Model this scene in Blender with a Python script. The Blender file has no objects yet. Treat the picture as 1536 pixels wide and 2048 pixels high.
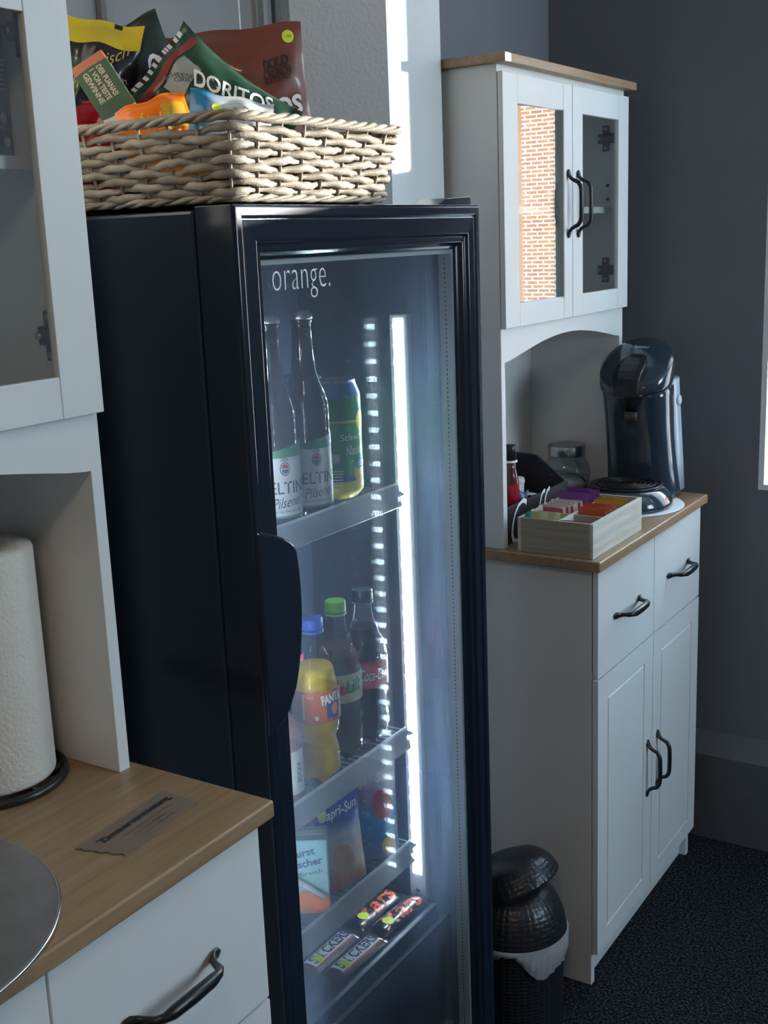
import bpy, bmesh, math, random
from math import sin, cos, pi, radians as R, atan2, sqrt
from mathutils import Vector, Matrix, Euler

random.seed(7)
SC = bpy.context.scene
COL = SC.collection

# ------------------------------------------------------------------ camera
# world axes: x = out of the back wall into the room, y = along the furniture row, z = up (metres)
cam_d = bpy.data.cameras.new('camera')
cam = bpy.data.objects.new('camera', cam_d)
COL.objects.link(cam)
_r = Vector((0.84455, 0.53408, -0.03864)); _u = Vector((-0.08872, 0.21072, 0.97351)); _f = Vector((-0.52808, 0.81875, -0.22535))
m = Matrix(((_r.x, _u.x, -_f.x), (_r.y, _u.y, -_f.y), (_r.z, _u.z, -_f.z))).to_4x4()
m.translation = Vector((1.04981, -1.88398, 1.41463))
cam.matrix_world = m
cam_d.sensor_fit = 'HORIZONTAL'
cam_d.sensor_width = 36.0
cam_d.lens = 36.0 * 2365.02 / 1536.0
cam_d.clip_start = 0.02
SC.camera = cam

# ------------------------------------------------------------------ sky, sun, exposure
world = bpy.data.worlds.new('world'); SC.world = world
world.use_nodes = True
wn = world.node_tree.nodes; wl = world.node_tree.links
wn.clear()
w_out = wn.new('ShaderNodeOutputWorld'); w_bg = wn.new('ShaderNodeBackground')
w_geo = wn.new('ShaderNodeTexCoord'); w_sep = wn.new('ShaderNodeSeparateXYZ'); w_rmp = wn.new('ShaderNodeValToRGB')
wl.new(w_geo.outputs['Generated'], w_sep.inputs[0]); wl.new(w_sep.outputs['Z'], w_rmp.inputs[0])
w_rmp.color_ramp.elements[0].position = 0.0; w_rmp.color_ramp.elements[0].color = (0.76, 0.89, 1.0, 1)
w_rmp.color_ramp.elements[1].position = 0.8; w_rmp.color_ramp.elements[1].color = (0.50, 0.74, 1.0, 1)
wl.new(w_rmp.outputs[0], w_bg.inputs['Color'])
w_bg.inputs['Strength'].default_value = 17.0
wl.new(w_bg.outputs[0], w_out.inputs[0])

sun_d = bpy.data.lights.new('sun', 'SUN'); sun = bpy.data.objects.new('sun', sun_d); COL.objects.link(sun)
_sd = Vector((0.87, 1.0, 0.119)).normalized()          # towards the low sun
sun.rotation_euler = _sd.to_track_quat('Z', 'Y').to_euler()
FILL_LAMP = 20.0                                             # strength of the added warm fill lamp
sun_d.energy = 11.5; sun_d.color = (1.0, 0.95, 0.88); sun_d.angle = R(0.53)

SC.view_settings.view_transform = 'Standard'
SC.view_settings.look = 'None'
SC.view_settings.gamma = 1.0
SC.view_settings.exposure = 0.0
SC.view_settings.use_curve_mapping = False
SC.cycles.sample_clamp_indirect = 80.0          # keeps the lamp images mirrored between the fridge panes

# ------------------------------------------------------------------ materials
MATS = {}
def node_mat(name):
    m = bpy.data.materials.new(name); m.use_nodes = True
    nt = m.node_tree; b = nt.nodes['Principled BSDF']
    return m, nt, b

def mat(name, col=(.8, .8, .8), rough=.5, metal=0.0, var=0.05, vscale=20.0, bump=0.0, bscale=200.0, coat=0.0, spec=.5,
        stretch=(1, 1, 1), emit=None, estr=0.0, alpha=1.0, trans=0.0, sheen=0.0, sss=0.0):
    """principled material with procedural colour variation and fine relief"""
    if name in MATS: return MATS[name]
    m, nt, b = node_mat(name)
    N = nt.nodes; L = nt.links
    b.inputs['Roughness'].default_value = rough
    b.inputs['Metallic'].default_value = metal
    b.inputs['Specular IOR Level'].default_value = spec
    if coat: b.inputs['Coat Weight'].default_value = coat; b.inputs['Coat Roughness'].default_value = 0.06
    if trans: b.inputs['Transmission Weight'].default_value = trans
    tc = N.new('ShaderNodeTexCoord'); mp = N.new('ShaderNodeMapping'); mp.inputs['Scale'].default_value = stretch
    L.new(tc.outputs['Object'], mp.inputs[0])
    nz = N.new('ShaderNodeTexNoise'); nz.inputs['Scale'].default_value = vscale; nz.inputs['Detail'].default_value = 4
    L.new(mp.outputs[0], nz.inputs['Vector'])
    rp = N.new('ShaderNodeValToRGB')
    c0 = tuple(max(0, c * (1 - var)) for c in col) + (1,); c1 = tuple(min(1, c * (1 + var)) for c in col) + (1,)
    rp.color_ramp.elements[0].position = .3; rp.color_ramp.elements[0].color = c0
    rp.color_ramp.elements[1].position = .7; rp.color_ramp.elements[1].color = c1
    L.new(nz.outputs['Fac'], rp.inputs[0]); L.new(rp.outputs[0], b.inputs['Base Color'])
    if bump:
        n2 = N.new('ShaderNodeTexNoise'); n2.inputs['Scale'].default_value = bscale; n2.inputs['Detail'].default_value = 3
        L.new(mp.outputs[0], n2.inputs['Vector'])
        bp = N.new('ShaderNodeBump'); bp.inputs['Strength'].default_value = bump; bp.inputs['Distance'].default_value = 0.002
        L.new(n2.outputs['Fac'], bp.inputs['Height']); L.new(bp.outputs[0], b.inputs['Normal'])
    if emit:
        b.inputs['Emission Color'].default_value = emit + (1,); b.inputs['Emission Strength'].default_value = estr
    MATS[name] = m
    return m

def wood(name, c0, c1, rough=.45, axis='y', scale=1.0):
    if name in MATS: return MATS[name]
    m, nt, b = node_mat(name); N = nt.nodes; L = nt.links
    tc = N.new('ShaderNodeTexCoord'); mp = N.new('ShaderNodeMapping')
    s = {'x': (2, 40, 40), 'y': (40, 2, 40), 'z': (40, 40, 2)}[axis]
    mp.inputs['Scale'].default_value = tuple(a * scale for a in s)
    L.new(tc.outputs['Object'], mp.inputs[0])
    nz = N.new('ShaderNodeTexNoise'); nz.inputs['Scale'].default_value = 2.5; nz.inputs['Detail'].default_value = 6; nz.inputs['Roughness'].default_value = .65
    nz.inputs['Distortion'].default_value = .4
    L.new(mp.outputs[0], nz.inputs['Vector'])
    rp = N.new('ShaderNodeValToRGB')
    rp.color_ramp.elements[0].position = .3; rp.color_ramp.elements[0].color = c0 + (1,)
    rp.color_ramp.elements[1].position = .7; rp.color_ramp.elements[1].color = c1 + (1,)
    L.new(nz.outputs['Fac'], rp.inputs[0]); L.new(rp.outputs[0], b.inputs['Base Color'])
    bp = N.new('ShaderNodeBump'); bp.inputs['Strength'].default_value = .15; bp.inputs['Distance'].default_value = .001
    L.new(nz.outputs['Fac'], bp.inputs['Height']); L.new(bp.outputs[0], b.inputs['Normal'])
    b.inputs['Roughness'].default_value = rough
    MATS[name] = m
    return m

def bands(name, stops, axis='Z', lo=0.0, hi=1.0, rough=.3, noise=0.0, interp='CONSTANT', metal=0.0, coat=0.0, trl=0.0):
    """flat print: colour bands along a local axis; stops = [(pos, colour)]"""
    if name in MATS: return MATS[name]
    m, nt, b = node_mat(name); N = nt.nodes; L = nt.links
    tc = N.new('ShaderNodeTexCoord'); sp = N.new('ShaderNodeSeparateXYZ'); L.new(tc.outputs['Object'], sp.inputs[0])
    mr = N.new('ShaderNodeMapRange'); mr.inputs['From Min'].default_value = lo; mr.inputs['From Max'].default_value = hi
    L.new(sp.outputs[axis], mr.inputs['Value'])
    fac = mr.outputs[0]
    if noise:
        nz = N.new('ShaderNodeTexNoise'); nz.inputs['Scale'].default_value = 25; L.new(tc.outputs['Object'], nz.inputs['Vector'])
        ma = N.new('ShaderNodeMath'); ma.operation = 'MULTIPLY_ADD'; ma.inputs[1].default_value = noise
        L.new(nz.outputs['Fac'], ma.inputs[0]); L.new(fac, ma.inputs[2]); fac = ma.outputs[0]
    rp = N.new('ShaderNodeValToRGB'); rp.color_ramp.interpolation = interp
    while len(rp.color_ramp.elements) < len(stops): rp.color_ramp.elements.new(.5)
    for e, (q, c) in zip(rp.color_ramp.elements, stops): e.position = q; e.color = c + (1,)
    L.new(fac, rp.inputs[0]); L.new(rp.outputs[0], b.inputs['Base Color'])
    b.inputs['Roughness'].default_value = rough; b.inputs['Metallic'].default_value = metal
    if coat: b.inputs['Coat Weight'].default_value = coat
    if trl:
        out = N['Material Output']; tr = N.new('ShaderNodeBsdfTranslucent'); mx = N.new('ShaderNodeMixShader'); mx.inputs[0].default_value = trl
        L.new(rp.outputs[0], tr.inputs['Color']); L.new(b.outputs[0], mx.inputs[1]); L.new(tr.outputs[0], mx.inputs[2]); L.new(mx.outputs[0], out.inputs['Surface'])
    MATS[name] = m
    return m

def glass_film(name, tint=(1, 1, 1), base=0.04, haze=0.0, hazecol=(.7, .8, 1.0), rough=0.0, edge=0.6, ior=1.45):
    """thin glazing: clear transmission, fresnel mirror, optional translucent haze"""
    if name in MATS: return MATS[name]
    m, nt, b = node_mat(name); N = nt.nodes; L = nt.links
    N.remove(b); out = N['Material Output']
    tr = N.new('ShaderNodeBsdfTransparent'); tr.inputs['Color'].default_value = tint + (1,)
    gl = N.new('ShaderNodeBsdfGlossy'); gl.inputs['Roughness'].default_value = rough
    fr = N.new('ShaderNodeFresnel')
    ge = N.new('ShaderNodeNewGeometry'); mi = N.new('ShaderNodeMapRange')      # same mirror strength on both faces of the sheet
    mi.inputs['To Min'].default_value = ior; mi.inputs['To Max'].default_value = 1 / ior
    L.new(ge.outputs['Backfacing'], mi.inputs['Value']); L.new(mi.outputs[0], fr.inputs['IOR'])
    tc = N.new('ShaderNodeTexCoord'); nz = N.new('ShaderNodeTexNoise'); nz.inputs['Scale'].default_value = 9; nz.inputs['Detail'].default_value = 5
    mp = N.new('ShaderNodeMapping'); mp.inputs['Scale'].default_value = (1, 3, .6); L.new(tc.outputs['Object'], mp.inputs[0]); L.new(mp.outputs[0], nz.inputs['Vector'])
    ad = N.new('ShaderNodeMath'); ad.operation = 'ADD'; ad.inputs[1].default_value = base; ad.use_clamp = True
    L.new(fr.outputs[0], ad.inputs[0])
    mx = N.new('ShaderNodeMixShader'); L.new(ad.outputs[0], mx.inputs[0]); L.new(tr.outputs[0], mx.inputs[1]); L.new(gl.outputs[0], mx.inputs[2])
    last = mx
    if haze:
        tl = N.new('ShaderNodeBsdfTranslucent'); tl.inputs['Color'].default_value = hazecol + (1,)
        mm = N.new('ShaderNodeMath'); mm.operation = 'MULTIPLY'; mm.inputs[1].default_value = haze * 2
        L.new(nz.outputs['Fac'], mm.inputs[0])
        m2 = N.new('ShaderNodeMixShader'); L.new(mm.outputs[0], m2.inputs[0]); L.new(mx.outputs[0], m2.inputs[1]); L.new(tl.outputs[0], m2.inputs[2]); last = m2
    L.new(last.outputs[0], out.inputs['Surface'])
    MATS[name] = m
    return m

# ------------------------------------------------------------------ mesh building
class MB:
    def __init__(s): s.v = []; s.f = []; s.sm = []
    def add(s, vs, fs, smooth=False):
        o = len(s.v); s.v += [tuple(v) for v in vs]
        s.f += [tuple(i + o for i in f) for f in fs]; s.sm += [smooth] * len(fs)
        return s
    def box(s, x0, x1, y0, y1, z0, z1, M=None):
        v = [Vector((x, y, z)) for x in (x0, x1) for y in (y0, y1) for z in (z0, z1)]
        if M: v = [M @ q for q in v]
        return s.add(v, [(0, 1, 3, 2), (4, 6, 7, 5), (0, 4, 5, 1), (2, 3, 7, 6), (0, 2, 6, 4), (1, 5, 7, 3)])
    def rings(s, rs, cap0=True, cap1=True, closed=True, smooth=True, loop=False):
        n = len(rs[0]); vs = [p for r in rs for p in r]; fs = []
        k = len(rs)
        for i in range(k if loop else k - 1):
            a = i * n; b = ((i + 1) % k) * n
            for j in range(n if closed else n - 1):
                j2 = (j + 1) % n
                fs.append((a + j, a + j2, b + j2, b + j))
        s.add(vs, fs, smooth)
        o = len(s.v) - len(vs)
        if not loop:
            if cap0: s.f.append(tuple(o + j for j in range(n - 1, -1, -1))); s.sm.append(False)
            if cap1: s.f.append(tuple(o + (k - 1) * n + j for j in range(n))); s.sm.append(False)
        return s
    def lathe(s, prof, n=32, c=(0, 0, 0), M=None, rx=1.0, ry=1.0, cap0=True, cap1=True):
        rs = []
        for r, z in prof:
            ring = []
            for j in range(n):
                a = 2 * pi * j / n
                q = Vector((c[0] + r * rx * cos(a), c[1] + r * ry * sin(a), c[2] + z))
                ring.append(M @ q if M else q)
            rs.append(ring)
        return s.rings(rs, cap0, cap1)
    def sweep(s, pts, rad, n=8, up=(0, 0, 1), loop=False):
        pts = [Vector(p) for p in pts]; up = Vector(up); rs = []
        k = len(pts)
        for i, p in enumerate(pts):
            a = pts[(i - 1) % k] if (loop or i > 0) else pts[0]
            b = pts[(i + 1) % k] if (loop or i < k - 1) else pts[-1]
            t = (b - a).normalized()
            side = t.cross(up)
            if side.length < 1e-4: side = t.cross(Vector((1, 0, 0.01)))
            side.normalize(); uv = side.cross(t)
            r = rad[i] if isinstance(rad, list) else rad
            ra, rb = r if isinstance(r, (list, tuple)) else (r, r)
            rs.append([p + side * ra * cos(2 * pi * j / n) + uv * rb * sin(2 * pi * j / n) for j in range(n)])
        return s.rings(rs, loop=loop)
    def prism(s, poly, fn, d):
        """poly 2-D -> fn(a,b,t) with t in 0..d"""
        n = len(poly)
        v = [fn(a, b, 0) for a, b in poly] + [fn(a, b, d) for a, b in poly]
        f = [tuple(range(n - 1, -1, -1)), tuple(range(n, 2 * n))] + [(i, (i + 1) % n, n + (i + 1) % n, n + i) for i in range(n)]
        return s.add(v, f)
    def grid(s, fn, nu, nv, smooth=True, close_u=False):
        vs = [fn(i / nu, j / nv) for i in range(nu + (0 if close_u else 1)) for j in range(nv + 1)]
        fs = []
        mu = nu if close_u else nu + 1
        for i in range(nu):
            i2 = (i + 1) % mu
            for j in range(nv):
                fs.append((i * (nv + 1) + j, i2 * (nv + 1) + j, i2 * (nv + 1) + j + 1, i * (nv + 1) + j + 1))
        return s.add(vs, fs, smooth)

ORG = {}
def obj(name, mb, material, parent=None, world=True, bevel=0.0, seg=2, fix=True, sharp=None, origin=None):
    """link the collected shapes as ONE mesh object; world=True: vertices given in world coordinates"""
    me = bpy.data.meshes.new(name)
    off = Vector((0, 0, 0))
    if world:
        if parent is not None: off = ORG.get(parent.name, Vector((0, 0, 0)))
        elif origin is not None: off = Vector(origin)
    me.from_pydata([tuple(Vector(v) - off) for v in mb.v], [], mb.f)
    me.polygons.foreach_set('use_smooth', mb.sm)
    if fix:
        bm = bmesh.new(); bm.from_mesh(me); bmesh.ops.recalc_face_normals(bm, faces=bm.faces); bm.to_mesh(me); bm.free()
    if sharp: me.set_sharp_from_angle(angle=R(sharp))
    me.update()
    o = bpy.data.objects.new(name, me); COL.objects.link(o)
    if material: me.materials.append(material)
    if parent is not None: o.parent = parent
    else: o.location = off
    ORG[o.name] = off
    if bevel:
        b = o.modifiers.new('bevel', 'BEVEL'); b.width = bevel; b.segments = seg; b.limit_method = 'ANGLE'; b.angle_limit = R(40)
    return o

def thing(name, label, cat, loc=(0, 0, 0), rot=(0, 0, 0), group=None, kind=None):
    o = bpy.data.objects.new(name, None); COL.objects.link(o)
    o.empty_display_size = .05
    o.location = loc; o.rotation_euler = rot
    ORG[o.name] = Vector(loc)
    return tag(o, label, cat, group, kind)

def tag(o, label, cat=None, group=None, kind=None):
    if label: o['label'] = label
    if cat: o['category'] = cat
    if group: o['group'] = group
    if kind: o['kind'] = kind
    return o

_tc = {}
def text_mesh(s, shear=0.0, bold=0.0, space=1.0):
    key = (s, shear, bold, space)
    if key in _tc: return _tc[key]
    cu = bpy.data.curves.new('t', 'FONT'); cu.body = s; cu.shear = shear; cu.offset = bold; cu.space_character = space
    cu.resolution_u = 3; cu.fill_mode = 'FRONT'
    o = bpy.data.objects.new('t', cu); COL.objects.link(o)
    dg = bpy.context.evaluated_depsgraph_get(); me = o.evaluated_get(dg).to_mesh()
    vs = [(v.co.x, v.co.y) for v in me.vertices]; fs = [tuple(p.vertices) for p in me.polygons]
    o.evaluated_get(dg).to_mesh_clear()
    bpy.data.objects.remove(o); bpy.data.curves.remove(cu)
    x0 = min(v[0] for v in vs); x1 = max(v[0] for v in vs); y0 = min(v[1] for v in vs); y1 = max(v[1] for v in vs)
    vs = [((a - x0) / (x1 - x0) - .5, (b - y0) / (y1 - y0) - .5) for a, b in vs]
    _tc[key] = (vs, fs, (x1 - x0) / (y1 - y0))
    return _tc[key]

def lettering(s, fn, w, h, material, parent, world=True, shear=0.0, bold=0.0, space=1.0, rot=0.0, ctr=(0, 0), name='lettering'):
    """text whose glyph plane (a, b) is mapped by fn onto a surface; w x h = overall size in fn's units"""
    vs, fs, asp = text_mesh(s, shear, bold, space)
    mb = MB(); c, sn = cos(rot), sin(rot)
    out = []
    for a, b in vs:
        a *= w; b *= h
        out.append(fn(ctr[0] + a * c - b * sn, ctr[1] + a * sn + b * c))
    mb.add(out, fs)
    return obj(name, mb, material, parent, world=world, fix=False)

def patch(fn, poly_fn, nu, nv, material, parent, name='print', world=True):
    mb = MB(); mb.grid(lambda u, v: fn(*poly_fn(u, v)), nu, nv)
    return obj(name, mb, material, parent, world=world, fix=False)
def rectp(a0, a1, b0, b1): return lambda u, v: (a0 + (a1 - a0) * u, b0 + (b1 - b0) * v)
def discp(ca, cb, ra, rb): return lambda u, v: (ca + ra * v * cos(2 * pi * u), cb + rb * v * sin(2 * pi * u))

# common materials
white = mat('white_lacquer', (.74, .76, .76), .38, var=.015, vscale=6)
white_in = mat('white_board', (.66, .67, .66), .5, var=.02)
oak = wood('oak_top', (.27, .165, .088), (.40, .265, .155), .40, 'y')
oak_end = wood('oak_end', (.34, .22, .12), (.46, .31, .18), .45, 'x')
blackm = mat('black_metal', (.012, .013, .015), .32, var=.1)
navy = mat('black_gloss_plastic', (.010, .017, .029), .14, var=.08, vscale=4)
navy_side = mat('black_painted_steel', (.012, .024, .045), .2, var=.06, vscale=3, bump=.02, bscale=60)
inner_dark = mat('dark_liner', (.045, .060, .095), .4, var=.06)
chrome = mat('steel', (.62, .63, .64), .25, 1.0, var=.03)
wallgrey = mat('grey_paint', (.155, .165, .19), .75, var=.04, vscale=3, bump=.12, bscale=160)
wallwhite = mat('white_paint', (.74, .77, .79), .7, var=.03, vscale=2, bump=.5, bscale=170)
ink = mat('dark_ink', (.02, .022, .028), .5)
whiteink = mat('white_ink', (.85, .85, .85), .5)
neon = mat('neon_sticker', (.72, .85, .05), .5, var=.05)
clear = glass_film('clear_glass', (.97, .985, .98), .0)
cupg = glass_film('cupboard_glass', (.94, .96, .95), .05)

# ================================================================== THE ROOM
def struct(name, mb, material, label, cat='wall', bevel=0.0, parent=None):
    o = obj(name, mb, material, parent, bevel=bevel)
    if parent is None: tag(o, label, cat, kind='structure')
    return o

def carpet():
    m, nt, b = node_mat('dark_carpet'); N = nt.nodes; L = nt.links
    tc = N.new('ShaderNodeTexCoord')
    nz = N.new('ShaderNodeTexNoise'); nz.inputs['Scale'].default_value = 190; nz.inputs['Detail'].default_value = 5; nz.inputs['Roughness'].default_value = .7
    L.new(tc.outputs['Object'], nz.inputs['Vector'])
    rp = N.new('ShaderNodeValToRGB'); rp.color_ramp.elements[0].position = .46; rp.color_ramp.elements[0].color = (.004, .006, .010, 1)
    rp.color_ramp.elements[1].position = .72; rp.color_ramp.elements[1].color = (.115, .128, .15, 1)
    L.new(nz.outputs['Fac'], rp.inputs[0]); L.new(rp.outputs[0], b.inputs['Base Color'])
    bp = N.new('ShaderNodeBump'); bp.inputs['Strength'].default_value = .9; bp.inputs['Distance'].default_value = .006
    L.new(nz.outputs['Fac'], bp.inputs['Height']); L.new(bp.outputs[0], b.inputs['Normal'])
    b.inputs['Roughness'].default_value = .95; b.inputs['Specular IOR Level'].default_value = .1
    return m
struct('floor', MB().box(-.35, 3.0, -3.6, .70, -.06, 0), carpet(), 'dark speckled carpet floor', 'floor')
struct('ceiling', MB().box(-.45, 3.2, -3.8, .95, 2.5, 2.6), mat('ceiling_paint', (.6, .6, .6), .8), 'plain white ceiling', 'ceiling')
struct('wall_back', MB().box(-.45, -.125, -.022, .69, 0, 2.5), wallgrey, 'dark grey wall behind the far buffet', 'wall')
struct('wall_pier', MB().prism([(-.45, -.022), (-.45, -.265), (-.135, -.265), (0, -.193), (0, -.022)], lambda a, b, t: (a, b, t), 2.5), wallwhite, 'white textured wall pier between fridge and far buffet', 'wall')
struct('wall_recess', MB().box(-.45, -.165, -.96, -.265, 0, 2.5), wallwhite, 'wall of the recess behind the fridge', 'wall')
struct('wall_left', MB().box(-.45, -.085, -3.6, -.96, 0, 2.5), mat('warm_paint', (.6, .55, .48), .75), 'pale wall behind the near buffet', 'wall')
struct('wall_near', MB().box(-.45, 3.2, -3.8, -3.6, 0, 2.5), mat('warm_paint2', (.42, .38, .33), .8), 'pale wall behind the viewer', 'wall')
# end wall with two openings
W1 = (.368, .680, .846, 2.05); W2 = (.706, 1.80, 1.610, 2.28)
we = MB()
y0, y1 = .69, .94
we.box(-.45, W1[0], y0, y1, 0, 2.5)
we.box(W1[0], W1[1], y0, y1, 0, W1[2]); we.box(W1[0], W1[1], y0, y1, W1[3], 2.5)
we.box(W1[1], W2[0], y0, y1, 0, 2.5)
we.box(W2[0], W2[1], y0, y1, 0, W2[2]); we.box(W2[0], W2[1], y0, y1, W2[3], 2.5)
we.box(W2[1], 3.2, y0, y1, 0, 2.5)
struct('wall_end', we, wallgrey, 'dark grey end wall with the window at right', 'wall')
W3 = (-.25, .55, 1.2, 2.25)   # y range, z range of the added window in the front wall
wf = MB()
wf.box(3.0, 3.2, -3.6, W3[0], 0, 2.5); wf.box(3.0, 3.2, W3[1], .69, 0, 2.5)
wf.box(3.0, 3.2, W3[0], W3[1], 0, W3[2]); wf.box(3.0, 3.2, W3[0], W3[1], W3[3], 2.5)
struct('wall_front', wf, mat('front_paint', (.35, .36, .38), .8), 'grey wall with an added window opposite the furniture', 'wall')

def lamp():  # unseen lamp added to warm and brighten the near furniture
    t = thing('fill_lamp', 'round frosted fill lamp added behind the viewer for warm light', 'lamp', (1.2, -2.3, 2.5))
    obj('rose', MB().lathe([(0, 0), (.20, 0), (.20, -.02), (.19, -.025), (0, -.025)], 48, (1.2, -2.3, 2.4995)), winwhite, t)
    obj('diffuser', MB().lathe([(.185, -.025), (.18, -.045), (.14, -.065), (.07, -.075), (0, -.077)], 48, (1.2, -2.3, 2.4995), cap0=False), mat('fill_glow', (1, .9, .8), .5, emit=(1.0, .74, .50), estr=FILL_LAMP), t)

winwhite = mat('window_white', (.78, .80, .82), .4, var=.01)
def window(name, label, a0, a1, z0, z1, axis, d0, d1, gl):
    """opening a0..a1 x z0..z1 through wall depth d0..d1; reveal lining, frame, sash and pane"""
    def bx(mb, a, b, c, d, e, f):
        return mb.box(a, b, c, d, e, f) if axis == 'y' else mb.box(c, d, a, b, e, f)
    t = .012
    fr = MB(); fw = .014; y = gl
    bx(fr, a0 + t, a0 + t + fw, y - .03, y + .03, z0 + t, z1 - t); bx(fr, a1 - t - fw, a1 - t, y - .03, y + .03, z0 + t, z1 - t)
    bx(fr, a0 + t + fw, a1 - t - fw, y - .03, y + .03, z0 + t, z0 + t + fw); bx(fr, a0 + t + fw, a1 - t - fw, y - .03, y + .03, z1 - t - fw, z1 - t)
    o = obj(name, fr, winwhite, bevel=.004); tag(o, label, 'window', kind='structure')
    rv = MB(); bx(rv, a0, a0 + t, d0, d1, z0, z1); bx(rv, a1 - t, a1, d0, d1, z0, z1); bx(rv, a0 + t, a1 - t, d0, d1, z1 - t, z1)
    obj('reveal', rv, winwhite, o)
    sl = MB(); bx(sl, a0 + t, a1 - t, d0, d1, z0, z0 + t); obj('sill', sl, winwhite, o)
    pn = MB(); bx(pn, a0 + t + fw, a1 - t - fw, y - .003, y + .003, z0 + t + fw, z1 - t - fw); obj('pane', pn, clear, o)
    # sky portal: steers sampling to the opening, gives off no light of its own
    ld = bpy.data.lights.new('portal', 'AREA'); ld.shape = 'RECTANGLE'; ld.cycles.is_portal = True
    lo = bpy.data.objects.new('portal', ld); COL.objects.link(lo)
    ld.size = a1 - a0; ld.size_y = z1 - z0
    if axis == 'y':
        lo.location = ((a0 + a1) / 2, d1 + .01, (z0 + z1) / 2); lo.rotation_euler = (R(-90), 0, 0)
    else:
        lo.location = (d1 + .01, (a0 + a1) / 2, (z0 + z1) / 2); lo.rotation_euler = (R(-90), 0, R(-90))
    return o
window('window_1', 'narrow white window in the dark end wall', W1[0], W1[1], W1[2], W1[3], 'y', .69, .94, .885)
obj('sun_fin', MB().box(.680, .705, .94, 1.045, .80, 2.08), mat('fin_brick', (.55, .22, .08), .8), bpy.data.objects['window_1'])  # unseen fin added to keep sun off the far buffet doors, brick coloured
window('window_2', 'wide high window in the end wall', W2[0], W2[1], W2[2], W2[3], 'y', .69, .94, .905)
window('window_fill', 'large window added opposite the furniture for more light', W3[0], W3[1], W3[2], W3[3], 'x', 3.0, 3.2, 3.1)  # unseen window added to light the furniture fronts

def sun_blocker():  # unseen cloth added to cut the sun beam through the high window
    t = thing('sun_blocker', 'unseen grey cloth added to keep the sun off the recess door', 'sun_blocker', (.96, .64, 1.5))
    mb = MB(); mb.grid(lambda u, v: (.722 + .463 * u, .640 + .012 * sin(u * 50) * (1 - .4 * v), 1.48 + .86 * v), 90, 6)
    o = obj('fabric', mb, mat('blocker_cloth', (.25, .25, .26), .9, bump=.2, bscale=900), t); so = o.modifiers.new('thick', 'SOLIDIFY'); so.thickness = .002
    obj('rod', MB().sweep([(.66, .65, 2.345), (1.88, .65, 2.345)], .008, 12), blackm, t)
    for x in (.69, 1.85): obj('bracket', MB().box(x - .008, x + .008, .645, .69, 2.337, 2.353), blackm, t)
sun_blocker()

lamp()

bb = MB(); bb.prism([(.69, 0), (.655, 0), (.655, .213), (.69, .262)], lambda a, b, t: (-.125 + t, a, b), 3.125)
struct('baseboard_end', bb, mat('grey_skirting', (.10, .105, .12), .6), 'dark grey skirting along the end wall', 'baseboard', bevel=.003)

# panelled door in the recess behind the fridge
doorp = mat('door_paint', (.19, .19, .195), .45, var=.015)
d1 = obj('door_1', MB().box(-.165, -.152, -.95, -.288, .02, 2.05), doorp, bevel=.002); tag(d1, 'grey panelled door behind the snack basket', 'door', kind='structure')
for (ya, yb, za, zb) in ((-.670, -.312, 1.05, 1.95), (-.670, -.312, .2, .95)):
    mb = MB(); prof = [(0, 0), (.0, .008), (.005, .012), (.011, .010), (.016, .003), (.024, .005), (.028, 0)]
    loops = []
    for d, h in prof:
        loops.append([(-.152 + h, ya + d, za + d), (-.152 + h, yb - d, za + d), (-.152 + h, yb - d, zb - d), (-.152 + h, ya + d, zb - d)])
    mb.rings(loops, False, False, smooth=False); obj('moulding', mb, doorp, d1)
arch = MB(); arch.prism([(-.165, -.287), (-.146, -.287), (-.140, -.281), (-.145, -.276), (-.138, -.2665), (-.165, -.2665)], lambda a, b, t: (a, b, t), 2.1)
o = obj('trim_1', arch, doorp); tag(o, 'moulded door frame beside the white pier', 'trim', kind='structure')

# ------------------------------------------------------------------ the brick house across the yard (mirrored in the far buffet's glass)
def brickmat():
    m, nt, b = node_mat('brick_facade'); N = nt.nodes; L = nt.links
    tc = N.new('ShaderNodeTexCoord'); sp = N.new('ShaderNodeSeparateXYZ'); cb = N.new('ShaderNodeCombineXYZ')
    L.new(tc.outputs['Object'], sp.inputs[0]); L.new(sp.outputs['X'], cb.inputs[0]); L.new(sp.outputs['Z'], cb.inputs[1])
    bt = N.new('ShaderNodeTexBrick'); bt.inputs['Scale'].default_value = 1.0
    bt.inputs['Brick Width'].default_value = .25; bt.inputs['Row Height'].default_value = .075; bt.inputs['Mortar Size'].default_value = .012
    bt.inputs['Color1'].default_value = (.62, .24, .09, 1); bt.inputs['Color2'].default_value = (.50, .18, .07, 1); bt.inputs['Mortar'].default_value = (.85, .82, .78, 1)
    L.new(cb.outputs[0], bt.inputs['Vector']); L.new(bt.outputs['Color'], b.inputs['Base Color']); b.inputs['Roughness'].default_value = .8
    return m
def objrand(name, c0, c1, rough=.8):
    m, nt, b = node_mat(name); N = nt.nodes; L = nt.links
    oi = N.new('ShaderNodeObjectInfo'); rp = N.new('ShaderNodeValToRGB')
    rp.color_ramp.elements[0].color = c0 + (1,); rp.color_ramp.elements[1].color = c1 + (1,)
    L.new(oi.outputs['Random'], rp.inputs[0]); L.new(rp.outputs[0], b.inputs['Base Color']); b.inputs['Roughness'].default_value = rough
    return m
house = thing('brick_house', 'orange brick house across the yard, mirrored in the far buffet glass', 'building', (9, 18, -3))
obj('facade', MB().box(3.0, 14.0, 18.0, 24, -3, 4.6), brickmat(), house)
obj('mortar_bed', MB().box(7.55, 9.25, 17.985, 18.0, -.1, 3.8), mat('mortar', (.90, .88, .85), .85, var=.03), house)
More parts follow.
